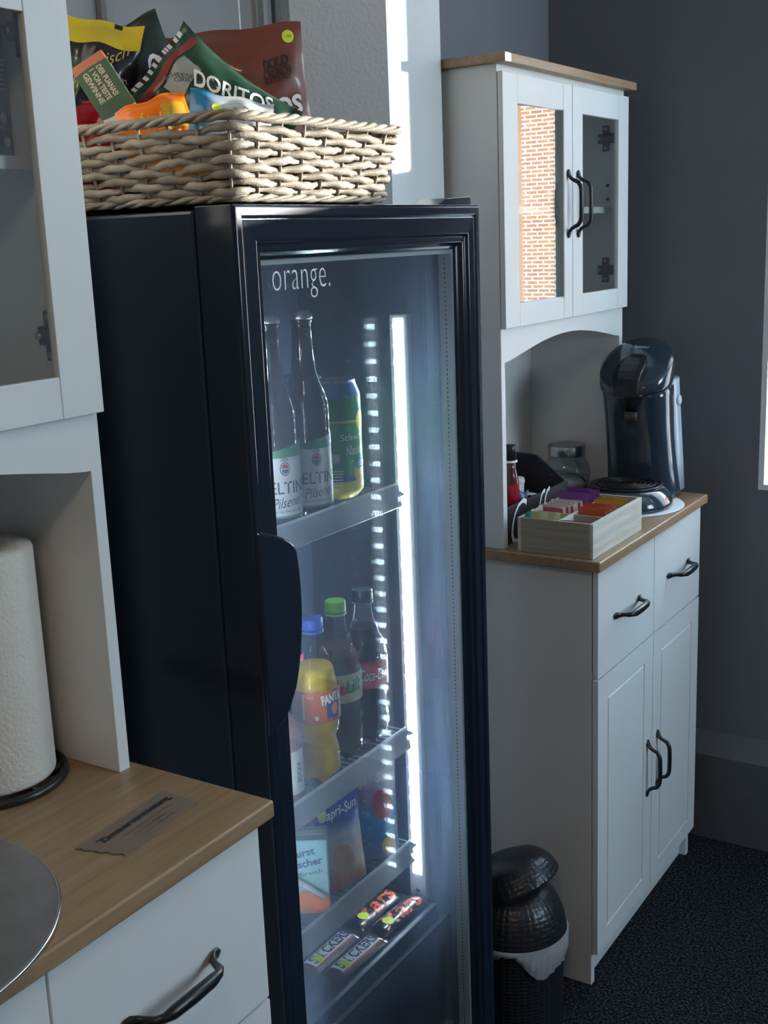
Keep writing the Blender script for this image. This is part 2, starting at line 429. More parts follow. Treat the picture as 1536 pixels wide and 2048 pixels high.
obj('roof', MB().prism([(17.6, 4.5), (24.4, 4.5), (21, 7.0)], lambda a, b, t: (2.7 + t, a, b), 11.6), mat('roof_tile', (.3, .1, .05), .7), house)
bm_ = objrand('brick_random', (.75, .24, .07), (.88, .42, .18))
b0 = None
for r in range(50):
    for c in range(6):
        if b0 is None:
            b0 = obj('brick', MB().box(-.115, .115, -.014, .014, -.031, .031), bm_, house, world=False); ob = b0
        else:
            ob = b0.copy(); COL.objects.link(ob)
        ob.location = (-9 + 7.70 + c * .25 + (.125 if r % 2 else 0), -.022, 3 + r * .075)
struct('ground', MB().box(-.0, 20, 1.0, 24, -3.2, -3.05), mat('yard_ground', (.3, .3, .28), .9), 'paved yard outside the windows', 'ground')

# ================================================================== KITCHEN BUFFETS
def bow_handle(parent, c, length, axis, standoff=.026, thick=.0042, name='handle', fat=1.0):
    """bow handle with flat spade feet; c = centre on the door face, axis 'z' or 'y', stands off along +x"""
    h = length / 2; c = Vector(c)
    ax = Vector((0, 0, 1)) if axis == 'z' else Vector((0, 1, 0))
    pr = [(-h, .0015, .0022, .0015), (-h + .004, .002, .0062, .002), (-h + .011, .003, .0068, .0028), (-h + .017, .007, .0048, .0034), (-h + .0205, .013, .0036, .0036),
          (-h + .024, standoff * .80, thick * .95, thick), (-h + .031, standoff * .98, thick * 1.05, thick), (-h * .4, standoff * 1.04, thick * 1.25 * fat, thick * fat), (0, standoff * 1.06, thick * 1.35 * fat, thick * 1.05 * fat)]
    pts = []; rad = []
    for a, o, ra, rb in pr: pts.append(c + ax * a + Vector((o, 0, 0))); rad.append((ra, rb))
    for a, o, ra, rb in reversed(pr[:-1]): pts.append(c - ax * a + Vector((o, 0, 0))); rad.append((ra, rb))
    mb = MB().sweep(pts, rad, 10, up=(1, 0, 0)); return obj(name, mb, blackm, parent)

def hinge_plate(parent, c, facing):
    """cross-shaped hinge plate on a side panel; facing = +1/-1 along y"""
    x, y, z = c; f = facing
    plate = mat('hinge_steel', (.16, .16, .16), .4, .8)
    mb = MB()
    def yb(a, b): return (y + min(a * f, b * f), y + max(a * f, b * f))
    a, b = yb(0, .003)
    mb.box(x - .008, x + .008, a, b, z - .026, z + .026); mb.box(x - .018, x + .02, a, b, z - .010, z + .010)
    a, b = yb(.003, .007); mb.box(x - .014, x + .017, a, b, z - .006, z + .006)
    o = obj('hinge', mb, plate, parent, bevel=.002)
    for dx, dz in ((0, .019), (0, -.019), (-.012, 0)):
        sc = MB().lathe([(.0, 0), (.0042, 0), (.0042, .0015), (.001, .0022)], 12, M=Matrix.Translation((x + dx, y + (.003 if dz else .007) * f, z + dz)) @ Matrix.Rotation(R(-90 * f), 4, 'X'))
        obj('screw', sc, chrome, o)
    return o

def make_buffet(dy, dx, label, back, drawers_all=True):
    t = thing('kitchen_buffet', label, 'buffet', (dx + .07, dy + .286, 0))
    Wd = .573; bx = dx + .2659; fx = dx + .2784; th = .016; zw = .85; tw = .0195
    Y = lambda a: dy + a
    # lower carcass
    obj('side_panel', MB().box(back, bx, Y(0), Y(th), 0, zw - tw), white, t, bevel=.001)
    obj('side_panel', MB().box(back, bx, Y(Wd - th), Y(Wd), 0, zw - tw), white, t, bevel=.001)
    obj('base_panel', MB().box(back, bx - .004, Y(th), Y(Wd - th), .07, .086), white_in, t)
    obj('back_panel', MB().box(back, back + .006, Y(th), Y(Wd - th), .09, zw - tw), white_in, t)
    obj('plinth', MB().box(bx - .030, bx - .016, Y(th), Y(Wd - th), 0, .07), white, t)
    obj('worktop', MB().box(back, dx + .2884, Y(-.0172), Y(Wd + .0172), zw - tw, zw), oak, t, bevel=.003, seg=3)
    half = Wd / 2; g = .0012
    for i, (a, b) in enumerate(((0, half - g), (half + g, Wd))):
        dr = obj('drawer', MB().box(bx + .002, fx, Y(a), Y(b), .6255, zw - tw - .003), white, t, bevel=.0012)
        bow_handle(dr, (fx, Y((.1405, .4295)[i]), .724), .139, 'y', .027, .0046, fat=1.25)
        # door: slab with a routed groove
        z0, z1 = .0686, .6221
        gy0, gy1 = (a + .049, b - .049); gz0, gz1 = z0 + .040, z1 - .047
        mb = MB().box(bx + .002, fx - .0025, Y(a), Y(b), z0, z1)
        w = .0028
        for (p0, p1, q0, q1) in ((a, gy0 - w, z0, z1), (gy1 + w, b, z0, z1), (gy0 - w, gy1 + w, z0, gz0 - w), (gy0 - w, gy1 + w, gz1 + w, z1), (gy0 + w, gy1 - w, gz0 + w, gz1 - w)):
            mb.box(fx - .0026, fx, Y(p0), Y(p1), q0, q1)
        # chamfered groove edges
        def ring(d0, d1, x0, x1):
            L0 = [(x0, Y(gy0 - d0), gz0 - d0), (x0, Y(gy1 + d0), gz0 - d0), (x0, Y(gy1 + d0), gz1 + d0), (x0, Y(gy0 - d0), gz1 + d0)]
            L1 = [(x1, Y(gy0 - d1), gz0 - d1), (x1, Y(gy1 + d1), gz0 - d1), (x1, Y(gy1 + d1), gz1 + d1), (x1, Y(gy0 - d1), gz1 + d1)]
            mb.rings([L0, L1], False, False, smooth=False)
        ring(w + .0006, w - .0006, fx, fx - .0025); ring(-w - .0006, -w + .0006, fx, fx - .0025)
        dd = obj('cabinet_door', mb, white, t)
        bow_handle(dd, (fx, Y((.259, .316)[i]), .346), .124, 'z', .026, .0042)
    # hutch
    ux0, ux1 = -.004, .577; ub = dx + .0962; uf = dx + .1072; zc = 1.7083; tc = .0155; zb, zt = 1.2509, 1.6805
    obj('hutch_side', MB().box(back, ub, Y(ux0), Y(ux0 + th), zw, zc - tc), white, t, bevel=.001)
    obj('hutch_side', MB().box(back, ub, Y(ux1 - th), Y(ux1), zw, zc - tc), white, t, bevel=.001)
    obj('hutch_back', MB().box(back, back + .006, Y(ux0 + th), Y(ux1 - th), zw, zc - tc), white_in, t)
    obj('cupboard_floor', MB().box(back + .006, ub - .002, Y(ux0 + th), Y(ux1 - th), 1.250, 1.266), white, t)
    obj('cupboard_top', MB().box(back + .006, ub, Y(ux0 + th), Y(ux1 - th), 1.681, zc - tc), white, t)
    obj('shelf', MB().box(back + .006, ub - .022, Y(ux0 + th), Y(ux1 - th), 1.448 + (.045 if dx > 0 else 0), 1.461 + (.045 if dx > 0 else 0)), white, t, bevel=.001)
    obj('cornice', MB().box(back, dx + .1194, Y(-.0172), Y(.5895), zc - tc, zc), oak, t, bevel=.0015)
    # arched valance below the doors
    poly = [(ux0 + .001, 1.2500)]
    n = 24; ya, yb = ux0 + .001, ux1 - .001
    low = []
    for k in range(n + 1):
        s = k / n; q = min(s, 1 - s)
        if q < .10: z = 1.190 + .006 * (q / .10) ** 2
        else:
            r = (q - .10) / .40; z = 1.196 + .026 * sin(r * pi / 2)
        low.append((ya + (yb - ya) * s, z))
    poly = low + [(yb, 1.2495), (ya, 1.2495)]
    mb = MB(); mb.prism(poly, lambda a, b, tt: (ub - .012 + tt, Y(a), b), .0122); obj('valance', mb, white, t)
    sw = .057
    for i, (a, b) in enumerate(((ux0, half - g), (half + g, ux1))):
        fr = MB()
        la, lb = (sw, .040) if i == 0 else (.048, .055)
        fr.box(ub + .0015, uf, Y(a), Y(a + la), zb, zt); fr.box(ub + .0015, uf, Y(b - lb), Y(b), zb, zt)
        fr.box(ub + .0018, uf - .0003, Y(a + la + .0004), Y(b - lb - .0004), zb, zb + .042); fr.box(ub + .0018, uf - .0003, Y(a + la + .0004), Y(b - lb - .0004), zt - .0485, zt)
        d = obj('glazed_door', fr, white, t, bevel=.0009)
        pc = Vector((ub + .0058, Y((a + la + b - lb) / 2), 0)); hw = (b - lb - a - la) / 2 + .003
        PM = Matrix.Translation(pc) @ Matrix.Rotation(R(-2.7 if (i == 0 and dx == 0) else 0), 4, 'Z')     # left pane turned so the reflected brick house fills more of it
        obj('glass_pane', MB().box(-.0012, .0012, -hw, hw, zb + .039, zt - .046, M=PM), cupg, d)
        bow_handle(d, (uf, Y((.265, .311)[i]), 1.4645), .126, 'z', .026, .0042)
    if dx == 0:
        for z in (1.60, 1.33): hinge_plate(t, (.064, Y(ux1 - th), z), -1)
        for z in (1.505, 1.477):
            obj('peg_hole', MB().lathe([(0, 0), (.0035, 0), (.0035, .0012), (0, .0012)], 12, M=Matrix.Translation((.068, Y(ux1 - th), z)) @ Matrix.Rotation(R(90), 4, 'X')), ink, t)
    else:
        for z in (1.627, 1.33): hinge_plate(t, (.100, Y(ux1 - th), z), -1)
    return t
buffet_far = make_buffet(0.0, 0.0, 'white buffet with oak top carrying the coffee machine, beyond the fridge', -.12)
buffet_near = make_buffet(-1.5905, .0415, 'white buffet with paper towels on its oak top, cut off at left', -.08)

# ================================================================== DRINKS FRIDGE
fr = thing('drinks_fridge', 'tall black glass-door drinks fridge with a lit light strip', 'fridge', (.02, -.582, 0))
FY0, FY1, FZ = -.864, -.300, 1.4568
BX0, BX1, FX = -.132, .158, .2155
obj('side_panel', MB().box(BX0, BX1, FY0, FY0 + .03, .03, FZ - .004), navy_side, fr, bevel=.004)
obj('side_panel', MB().box(BX0, BX1, FY1 - .03, FY1, .03, FZ - .004), navy_side, fr, bevel=.004)
obj('top_panel', MB().box(BX0, BX1, FY0 + .03, FY1 - .03, 1.415, FZ - .004), navy_side, fr, bevel=.002)
obj('back_panel', MB().box(BX0, BX0 + .03, FY0 + .03, FY1 - .03, .03, 1.415), navy_side, fr)
obj('machine_bay', MB().box(BX0 + .03, BX1 - .01, FY0 + .03, FY1 - .03, .03, .300), inner_dark, fr)
iy0, iy1 = FY0 + .03, FY1 - .03
ln = MB()
ln.box(BX0 + .03, BX1, iy0, iy0 + .004, .300, 1.415); ln.box(BX0 + .03, BX1, iy1 - .004, iy1, .300, 1.415)
ln.box(BX0 + .03, BX0 + .034, iy0 + .004, iy1 - .004, .300, 1.415); ln.box(BX0 + .034, BX1, iy0 + .004, iy1 - .004, 1.411, 1.415)
obj('liner', ln, inner_dark, fr)
for yy in (FY0 + .05, FY1 - .05):
    for xx in (BX0 + .04, BX1 - .04):
        obj('foot', MB().lathe([(.016, 0), (.016, .012), (.008, .014), (.008, .03)], 14, (xx, yy, 0)), blackm, fr)
# door: mitred frame swept round the opening
prof = [(.0, .160), (.0, .2125), (.003, FX), (.013, FX), (.0155, .2125), (.018, .2135), (.040, .2125), (.0435, .2080), (.052, .2075), (.0565, .2005), (.061, .1985), (.061, .160)]
mb = MB(); loops = []
dz0 = .045
for d, x in prof:
    dr = d * (.78 if d > .02 else 1)
    loops.append([(x, FY0 + d, dz0 + d), (x, FY1 - dr, dz0 + d), (x, FY1 - dr, FZ - d), (x, FY0 + d, FZ - d)])
mb.rings(loops, smooth=False, loop=True)
door = obj('door_frame', mb, navy, fr, bevel=.0012)
gy0, gy1, gz0, gz1 = FY0 + .061, FY1 - .0476, dz0 + .061, FZ - .061
fglass = glass_film('door_glass', (.95, .97, .98), .06, haze=.012, hazecol=(.55, .72, 1.0))
fglass2 = glass_film('door_glass_inner', (.96, .98, .98), .09, haze=.036, hazecol=(.55, .72, 1.0))
obj('glass_pane', MB().box(.1955, .1985, gy0 - .004, gy1 + .004, gz0 - .004, gz1 + .004), fglass, door)
obj('glass_pane', MB().box(.1700, .1730, gy0 - .004, gy1 + .004, gz0 - .004, gz1 + .004), fglass2, door)
alu = mat('spacer_alu', (.42, .45, .45), .35, .25, var=.03)
sp = MB(); e = .006
sp.box(.174, .195, gy0, gy0 + e, gz0, gz1); sp.box(.174, .195, gy1 - e, gy1, gz0, gz1); sp.box(.174, .195, gy0 + e, gy1 - e, gz0, gz0 + e); sp.box(.174, .195, gy0 + e, gy1 - e, gz1 - e, gz1)
spc = obj('glass_spacer', sp, alu, door)
ho = MB()
for k in range(190):
    z = gz0 + .008 + k * .0067
    if z < gz1 - .01: ho.box(.1835, .1850, gy1 - e - .0004, gy1 - e, z, z + .0030)
o = obj('spacer_perforation', ho, ink, spc); o['kind'] = 'stuff'
# bulging grip on the hinge-free side
pts = []
n = 40
for k in range(n + 1):
    s = k / n; z = 1.094 - .252 * s
    e1 = min(1, s / .16); e2 = min(1, (1 - s) / .12)
    w = .078 * (sin(e1 * pi / 2) ** .8) * (sin(e2 * pi / 2) ** .7)
    w *= .60 + .40 * sin(min(1, .12 + s * 1.0) * pi) ** .6
    pts.append((FY0 + .002 + w, z))
poly = [(FY0 + .002, 1.094)] + pts[1:-1] + [(FY0 + .002, .842)]
mb = MB(); mb.prism(poly, lambda a, b, t: (.2085 + t, a, b), .0095)
obj('door_grip', mb, navy, door, bevel=.003)
# hinge cap on top
hp = [(-.395, 1.4570), (-.37, 1.4665), (-.305, 1.4695), (-.2985, 1.4695), (-.2985, 1.4570)]
mb = MB(); mb.prism(hp, lambda a, b, t: (.155 + t, a, b), .045); obj('hinge_cap', mb, navy, fr, bevel=.001)
# brand script on the glass
def on_glass(a, b): return (.1992, a, b)
logo = mat('logo_print', (.72, .76, .74), .5, var=.01)
lw = lettering('orange.', on_glass, .116, .0345, logo, door, ctr=(-.7245, 1.3655), bold=-.018, space=1.06)
# shelves with price rails
rail_m = mat('rail_plastic', (.34, .37, .40), .25, var=.03)
wire = mat('coated_wire', (.09, .10, .12), .35, var=.05)
for zs in (1.040, .648, .452):
    sh = MB()
    for xx in (-.085, .015, .118): sh.sweep([(xx, iy0 + .008, zs - .006), (xx, -.385, zs - .006)], .003, 6)
    yy = iy0 + .012
    while yy < -.388:
        sh.box(-.095, .119, yy - .0012, yy + .0012, zs - .004, zs - .0008); yy += .0135
    sf = obj('shelf', sh, wire, fr)
    rp = [(.120, zs - .018), (.131, zs - .020), (.1335, zs - .018), (.128, zs + .014), (.126, zs + .0165), (.1235, zs + .0165), (.1235, zs - .014), (.120, zs - .014)]
    mb = MB(); mb.prism(rp, lambda a, b, t: (a, iy0 + .006 + t, b), -.412 - iy0 - .006); obj('price_rail', mb, rail_m, sf)
tr = MB().box(-.095, .130, iy0 + .006, iy1 - .02, .300, .322); tray = obj('floor_tray', tr, inner_dark, fr)
mb = MB(); mb.prism([(.130, .290), (.142, .288), (.142, .292), (.137, .326), (.130, .328)], lambda a, b, t: (a, iy0 + .006 + t, b), iy1 - iy0 - .03); obj('price_rail', mb, inner_dark, tray, bevel=.001)
# light strips on both inner side walls
lens_m = mat('strip_lens_glow', (.9, .95, 1), .4, emit=(.82, .91, 1.0), estr=6.0)
ledm = mat('led_glow', (1, 1, 1), .4, emit=(.72, .86, 1.0), estr=460.0); ledw = mat('led_glow_dim', (1, 1, 1), .4, emit=(.86, .93, 1.0), estr=250.0)
prof_m = mat('strip_profile', (.75, .77, .78), .35, var=.02)
l0 = None
for side, xo in ((1, 0.0), (-1, .034)):
    yw = iy1 - .004 if side > 0 else iy0 + .004
    def sbox(x0, x1, a, b, z0, z1): return MB().box(x0 + xo, x1 + xo, min(yw - side * a, yw - side * b), max(yw - side * a, yw - side * b), z0, z1)
    strip = obj('light_strip', sbox(.080, .112, 0, .0105, .320, 1.302), prof_m, fr, bevel=.001)
    obj('strip_lens', sbox(.0875, .1045, .0105, .0125, .366, 1.296), lens_m, strip)
    for k in range(35):
        if k == 0: l0 = obj('led', sbox(.0925, .0995, .0125, .0138, -.004, .004), ledm if side > 0 else ledw, strip); ob = l0
        else: ob = l0.copy(); COL.objects.link(ob)
        ob.location.z = .372 + k * .0268
    obj('screw', MB().lathe([(0, 0), (.004, 0), (.004, .001), (.001, .002)], 12, M=Matrix.Translation((.096 + xo, yw - side * .0105, .336)) @ Matrix.Rotation(R(90 * side), 4, 'X')), chrome, strip)
obj('cable_clip', MB().box(.086, .106, iy1 - .012, iy1 - .004, 1.312, 1.326), inner_dark, fr, bevel=.001)

# ================================================================== WICKER BASKET
def basket():
    t = thing('wicker_basket', 'natural willow basket of snacks on top of the fridge', 'basket', (.03, -.69, 1.4568))
    x0b, x1b, y0b, y1b = -.124, .203, -.846, -.535          # at the base
    fl = .017                                               # flare at the rim
    H = .0875; zb0 = 1.4575
    def outline(s, h, off=0.0):
        """point on the rounded-rectangle outline, s in metres of base perimeter"""
        f = fl * h + off; rc = .022
        xa, xb, ya, yb = x0b - f, x1b + f, y0b - f, y1b + f
        Lx, Ly = (x1b - x0b) - 2 * rc, (y1b - y0b) - 2 * rc; La = rc * pi / 2
        P = 2 * (Lx + Ly) + 4 * La
        s = s % P
        segs = [('l', Ly), ('a', La), ('l', Lx), ('a', La), ('l', Ly), ('a', La), ('l', Lx), ('a', La)]
        i = 0
        while s > segs[i][1] and i < 7: s -= segs[i][1]; i += 1
        q = s / segs[i][1]
        cx = [xb - rc, xa + rc]; cy = [ya + rc, yb - rc]
        if i == 0: return Vector((xb, cy[0] + (cy[1] - cy[0]) * q, 0)), Vector((1, 0, 0))
        if i == 1: a = q * pi / 2; c = (cx[0], cy[1])
        elif i == 2: return Vector((cx[0] + (cx[1] - cx[0]) * q, yb, 0)), Vector((0, 1, 0))
        elif i == 3: a = pi / 2 + q * pi / 2; c = (cx[1], cy[1])
        elif i == 4: return Vector((xa, cy[1] + (cy[0] - cy[1]) * q, 0)), Vector((-1, 0, 0))
        elif i == 5: a = pi + q * pi / 2; c = (cx[1], cy[0])
        elif i == 6: return Vector((cx[1] + (cx[0] - cx[1]) * q, ya, 0)), Vector((0, -1, 0))
        else: a = 1.5 * pi + q * pi / 2; c = (cx[0], cy[0])
        n = Vector((cos(a), sin(a), 0)); return Vector((c[0], c[1], 0)) + n * rc, n
    rc = .022; P = 2 * ((x1b - x0b - 2 * rc) + (y1b - y0b - 2 * rc)) + 4 * rc * pi / 2
    ns = 32; sp_ = P / ns
    wm = [mat('willow%d' % i, c, .55, var=.18, vscale=60, bump=.25, bscale=350) for i, c in enumerate(((.36, .30, .225), (.42, .355, .275), (.31, .255, .185)))]
    # stakes
    for k in range(ns):
        s = (k + .5) * sp_
        p0, n0 = outline(s, 0); p1, n1 = outline(s, 1)
        obj('stake', MB().sweep([p0 + Vector((0, 0, zb0 + .003)), p1 + Vector((0, 0, zb0 + H))], .0018, 6, up=(1, .3, 0)), wm[1], t)
    # woven rows
    rows = 9
    for r in range(rows):
        h = .16 + .73 * r / (rows - 1)
        pts = []; rad = []; n = 272
        ph = (r % 2) * pi
        for k in range(n):
            s = P * k / n
            w = cos(pi * (s / sp_) + ph + pi / 2)
            p, nn = outline(s, h)
            jit = .0009 * sin(k * .37 + r * 2.1) + .0006 * sin(k * 1.1 + r)
            p = p + nn * (.0040 * w + .0004) + Vector((0, 0, zb0 + h * H + jit + .0012 * sin(pi * s / sp_ * .5 + r)))
            pts.append(p); rr = .0042 + .0008 * w
            rad.append((rr * .62, rr))
        obj('willow_strand', MB().sweep(pts, rad, 7, up=(0, 0, 1), loop=True), wm[r % 3], t)
    # twisted rim and foot braids
    def braid(h, zc, amp, rr, k0, pitch, name, cnt):
        for q in range(cnt):
            pts = []; rad = []; n = 300; turns = round(P / pitch)
            for k in range(n):
                s = P * k / n; a = 2 * pi * (turns * k / n) + q * 2 * pi / cnt
                p, nn = outline(s, h)
                pts.append(p + nn * (amp * cos(a)) + Vector((0, 0, zc + amp * .62 * sin(a)))); rad.append((rr, rr * (.9 + .15 * sin(k * .7 + q))))
            obj(name, MB().sweep(pts, rad, 6, up=(0, 0, 1), loop=True), wm[(q + k0) % 3], t)
    braid(1.02, zb0 + H + .0035, .0052, .0036, 0, .085, 'rim_strand', 4)
    braid(.06, zb0 + .0065, .0036, .0032, 1, .085, 'foot_strand', 3)
    # woven floor
    obj('base', MB().box(x0b + .004, x1b - .004, y0b + .004, y1b - .004, zb0 + .0035, zb0 + .0075), wm[2], t)
    return t
basket()

# ================================================================== SNACK PACKETS
class Bag:
    """pillow pack: crimped ends, inflated middle, wrinkled foil; local x = width, z = height, front towards -y"""
    def __init__(s, name, label, w, h, th, material, loc, rot, seal=.07, wr=.004, seed=0, group=None, pinch=.10):
        s.w, s.h, s.th, s.seal, s.wr, s.seed, s.pinch = w, h, th, seal, wr, seed, pinch
        s.t = thing(name, label, 'packet', loc, rot, group)
        mb = MB(); N = 30
        mb.grid(lambda u, v: s.P(u * 2 - 1, v * 2 - 1, -1), N, N); mb.grid(lambda u, v: s.P(u * 2 - 1, v * 2 - 1, 1), N, N)
        s.o = obj('wrapper', mb, material, s.t, world=False)
        # crimp ribs
    def P(s, u, v, side, eps=0.0):
        u = max(-1.0, min(1.0, u)); v = max(-1.0, min(1.0, v))
        q = max(0.0, 1 - abs(v) / (1 - s.seal)) if abs(v) < 1 - s.seal else 0.0
        bul = (1 - abs(u) ** 2.6) ** .75 * (min(1, q * 2.2) * (2 - min(1, q * 2.2))) ** .8
        wob = s.wr * (sin(5.1 * u + 3.3 * v + s.seed) * .6 + sin(11 * u * (1 - .4 * v) - 7 * v + s.seed * 2) * .4 + sin(17 * v + 4 * u + s.seed) * .25) * (bul * .8 + .12)
        crimp = .0006 * sin(u * 90) if q == 0 else 0
        wd = s.w / 2 * (1 - s.pinch * bul_mid(v))
        sag = s.wr * 1.2 * sin(3 * u + s.seed) * (1 - bul)
        return Vector((u * wd, side * (s.th / 2 * bul + .0006 + eps) + wob + crimp + sag, v * s.h / 2 + .002 * sin(6 * u + s.seed)))
    def F(s, eps=.0009): return lambda a, b: s.P(a, b, -1, eps)
    def text(s, tx, a, b, w, h, material, rot=0, **k): return lettering(tx, s.F(.0012), w, h, material, s.o, world=False, ctr=(a, b), rot=rot, **k)
    def patch(s, pf, material, nu=16, nv=6, eps=.0008, name='print'): return patch(s.F(eps), pf, nu, nv, material, s.o, name, world=False)
def bul_mid(v): return max(0.0, 1 - v * v)

foil = lambda n, c, r=.28: mat(n, c, r, var=.10, vscale=12, coat=.4)
gold = foil('gold_print', (.55, .40, .05)); yel = foil('yellow_foil', (.62, .47, .02), .35)
FACE = R(40)
b = Bag('crisp_bag', 'black crisp bag with a yellow top behind the upright carton', .115, .215, .045, foil('black_foil', (.013, .016, .02)), (-.086, -.764, 1.586), (R(-6), R(10), R(38)), seed=1.0, wr=.005)
b.patch(rectp(-1, 1, .70, 1.0), yel); b.text('Chipsfrisch', .10, .40, 1.5, .20, gold, rot=.42, shear=.3)
b.text('ungarisch', .45, .20, .8, .12, whiteink, rot=.38)
b.patch(discp(-.45, .35, .3, .2), foil('green_badge', (.02, .09, .05)), 24, 3)
b = Bag('crisp_bag', 'dark green crisp bag with a big white letter leaning behind the orange packet', .150, .200, .055, foil('darkgreen_foil', (.02, .034, .028)), (-.074, -.690, 1.592), (R(-10), R(-22), R(44)), seed=2.3, wr=.005)
b.text('O', .62, .30, .34, .30, whiteink, rot=.9, shear=.2, bold=.02); b.text('Chips', .35, -.25, .9, .26, gold, rot=.35, shear=.3)
b.patch(discp(.25, -.60, .36, .22), mat('crisp_print', (.42, .26, .08), .5), 24, 4)
b = Bag('tortilla_chip_bag', 'green tortilla chip bag lying tilted in the middle of the basket', .125, .185, .065, foil('green_foil', (.018, .062, .034), .22), (.052, -.690, 1.580), (R(-14), R(-50), R(42)), seed=.4, wr=.0045, pinch=.16)
b.text('DORITOS', .50, -.16, 1.15, .34, whiteink, rot=-1.05, bold=.02, shear=.12)
b.patch(rectp(-.35, .45, .32, .62), mat('label_grey', (.30, .33, .30), .4), 8, 6); b.text('CHEESE', .05, .5, .5, .07, ink, rot=-.8); b.text('GRILL', .05, .40, .4, .06, ink, rot=-.8)
b.patch(rectp(-.95, .9, .66, .78), foil('red_foil2', (.30, .03, .03)), 14, 4)
b.patch(rectp(-.8, .8, .93, 1.0), whiteink, 14, 2); [b.patch(rectp(-.8 + k * .16, -.8 + k * .16 + .08, .93, 1.0), ink, 2, 2, eps=.0011) for k in range(10)]
b = Bag('tortilla_chip_bag', 'rust brown tortilla chip bag with round yellow sticker at the back right', .192, .200, .040, foil('rust_foil', (.20, .052, .028), .35), (.018, -.596, 1.588), (R(-4), R(-5), R(42)), seed=3.1, wr=.0035, pinch=.05, seal=.05)
b.text('BOLD', .60, .50, .36, .13, ink, rot=.10, bold=.03); b.text('CRUNCH', .60, .37, .40, .12, ink, rot=.10, bold=.03); b.text('FLAVOURED', .60, .28, .38, .06, ink, rot=.10, bold=.02)
b.text('DORITOS', .20, -.12, 1.42, .25, whiteink, rot=.10, bold=.04, shear=.15)
b.patch(discp(.80, .80, .085, .085), neon, 20, 2, eps=.001, name='sticker'); b.text('1,50', .80, .80, .10, .04, ink)
b = Bag('snack_packet', 'red glossy packet at the left end of the basket beside the carton', .09, .12, .03, foil('red_foil', (.33, .008, .014), .2), (-.078, -.786, 1.535), (R(-6), R(4), R(42)), seed=4.4, wr=.004)
b = Bag('snack_packet', 'bright orange sweet packet leaning on the near basket edge', .084, .105, .024, bands('orange_foil', [(0, (.80, .40, .02)), (.38, (.85, .22, .005)), (.75, (.95, .20, .004))], 'Z', -.05, .05, .25, .15, 'LINEAR', coat=.3), (.064, -.797, 1.533), (R(-12), R(-17), R(44)), seed=5.2, wr=.003, pinch=.05)
b.text('Limette', .1, .55, 1.0, .14, mat('yellow_ink', (.8, .6, .02), .5), rot=-.25, shear=.3); b.patch(rectp(-.5, .3, .0, .22), mat('pale_print', (.75, .45, .35), .5), 6, 4)
b.patch(rectp(.25, .9, .15, .75), bands('green_stripe', [(0, (.25, .35, .03)), (.5, (.65, .35, .02))], 'X', -.005, .045, .4, 0, 'LINEAR'), 6, 6)
b = Bag('snack_packet', 'white packet with a blue printed corner beside the orange packet', .098, .075, .026, bands('white_blue_foil', [(0, (.62, .66, .66)), (.62, (.70, .74, .76)), (.86, (.03, .22, .42))], 'X', .05, -.05, .25, .12, 'LINEAR', coat=.3), (.134, -.762, 1.545), (R(-10), R(10), R(44)), seed=6.5, wr=.0035, pinch=.04)
b.text('Balisto', .35, .45, .75, .28, mat('silver_ink', (.35, .38, .42), .4), rot=.12, shear=.2, bold=.02); b.patch(discp(-.35, .5, .14, .16), neon, 16, 2, name='sticker')

def snack_carton():
    t = thing('snack_carton', 'orange and green carton tilted against the crisp bags', 'carton', (-.004, -.790, 1.566), (R(-8), R(-30), R(38)))
    w, d, h = .044, .026, .155
    obj('carton', MB().box(-w / 2, w / 2, -d / 2, d / 2, -h / 2, h / 2), bands('carton_print', [(0, (.50, .15, .07)), (.46, (.62, .62, .58)), (.58, (.035, .085, .035)), (.97, (.50, .15, .07))], 'Z', -h / 2, h / 2, .4, .08), t, world=False, bevel=.001)
    f = lambda a, b: (a, -d / 2 - .0004, b)
    cream = mat('cream_ink', (.60, .48, .32), .5)
    for k, s in enumerate(('GEWINNE', '1 VON TESTE', 'DER PUANAS!')): lettering(s, f, .040, .0070, cream, t, world=False, ctr=(-.010 + k * .0095, .044), rot=R(-90), bold=.03)
    f2 = lambda a, b: (w / 2 + .0004, a, b)
    lettering('MAXI', f2, .06, .018, whiteink, t, world=False, ctr=(0, .03), rot=R(-90), bold=.04)
    lettering('1', f, .012, .02, whiteink, t, world=False, ctr=(.006, -.045), rot=R(-20), bold=.05)
snack_carton()

# ================================================================== DRINKS IN THE FRIDGE
def cyl_map(cx, cy, r, az, z0):
    """surface map for a label wrapped round a bottle: a = arc length, b = height"""
    return lambda a, b: (cx + r * cos(az + a / r), cy + r * sin(az + a / r), z0 + b)
def label_patch(parent, cx, cy, r, az, z0, half, h0, h1, material, name='paper_label', nu=20, slope=0.0):
    f = cyl_map(cx, cy, r, az, z0)
    mb = MB(); mb.grid(lambda u, v: f(-half + 2 * half * u, h0 + (h1 - h0) * v + (slope * (u - .5) if v > .5 else 0)), nu, 1)
    return obj(name, mb, material, parent, fix=False)
def cam_az(x, y, off=0.0): return atan2(-1.88398 - y, 1.04981 - x) + off

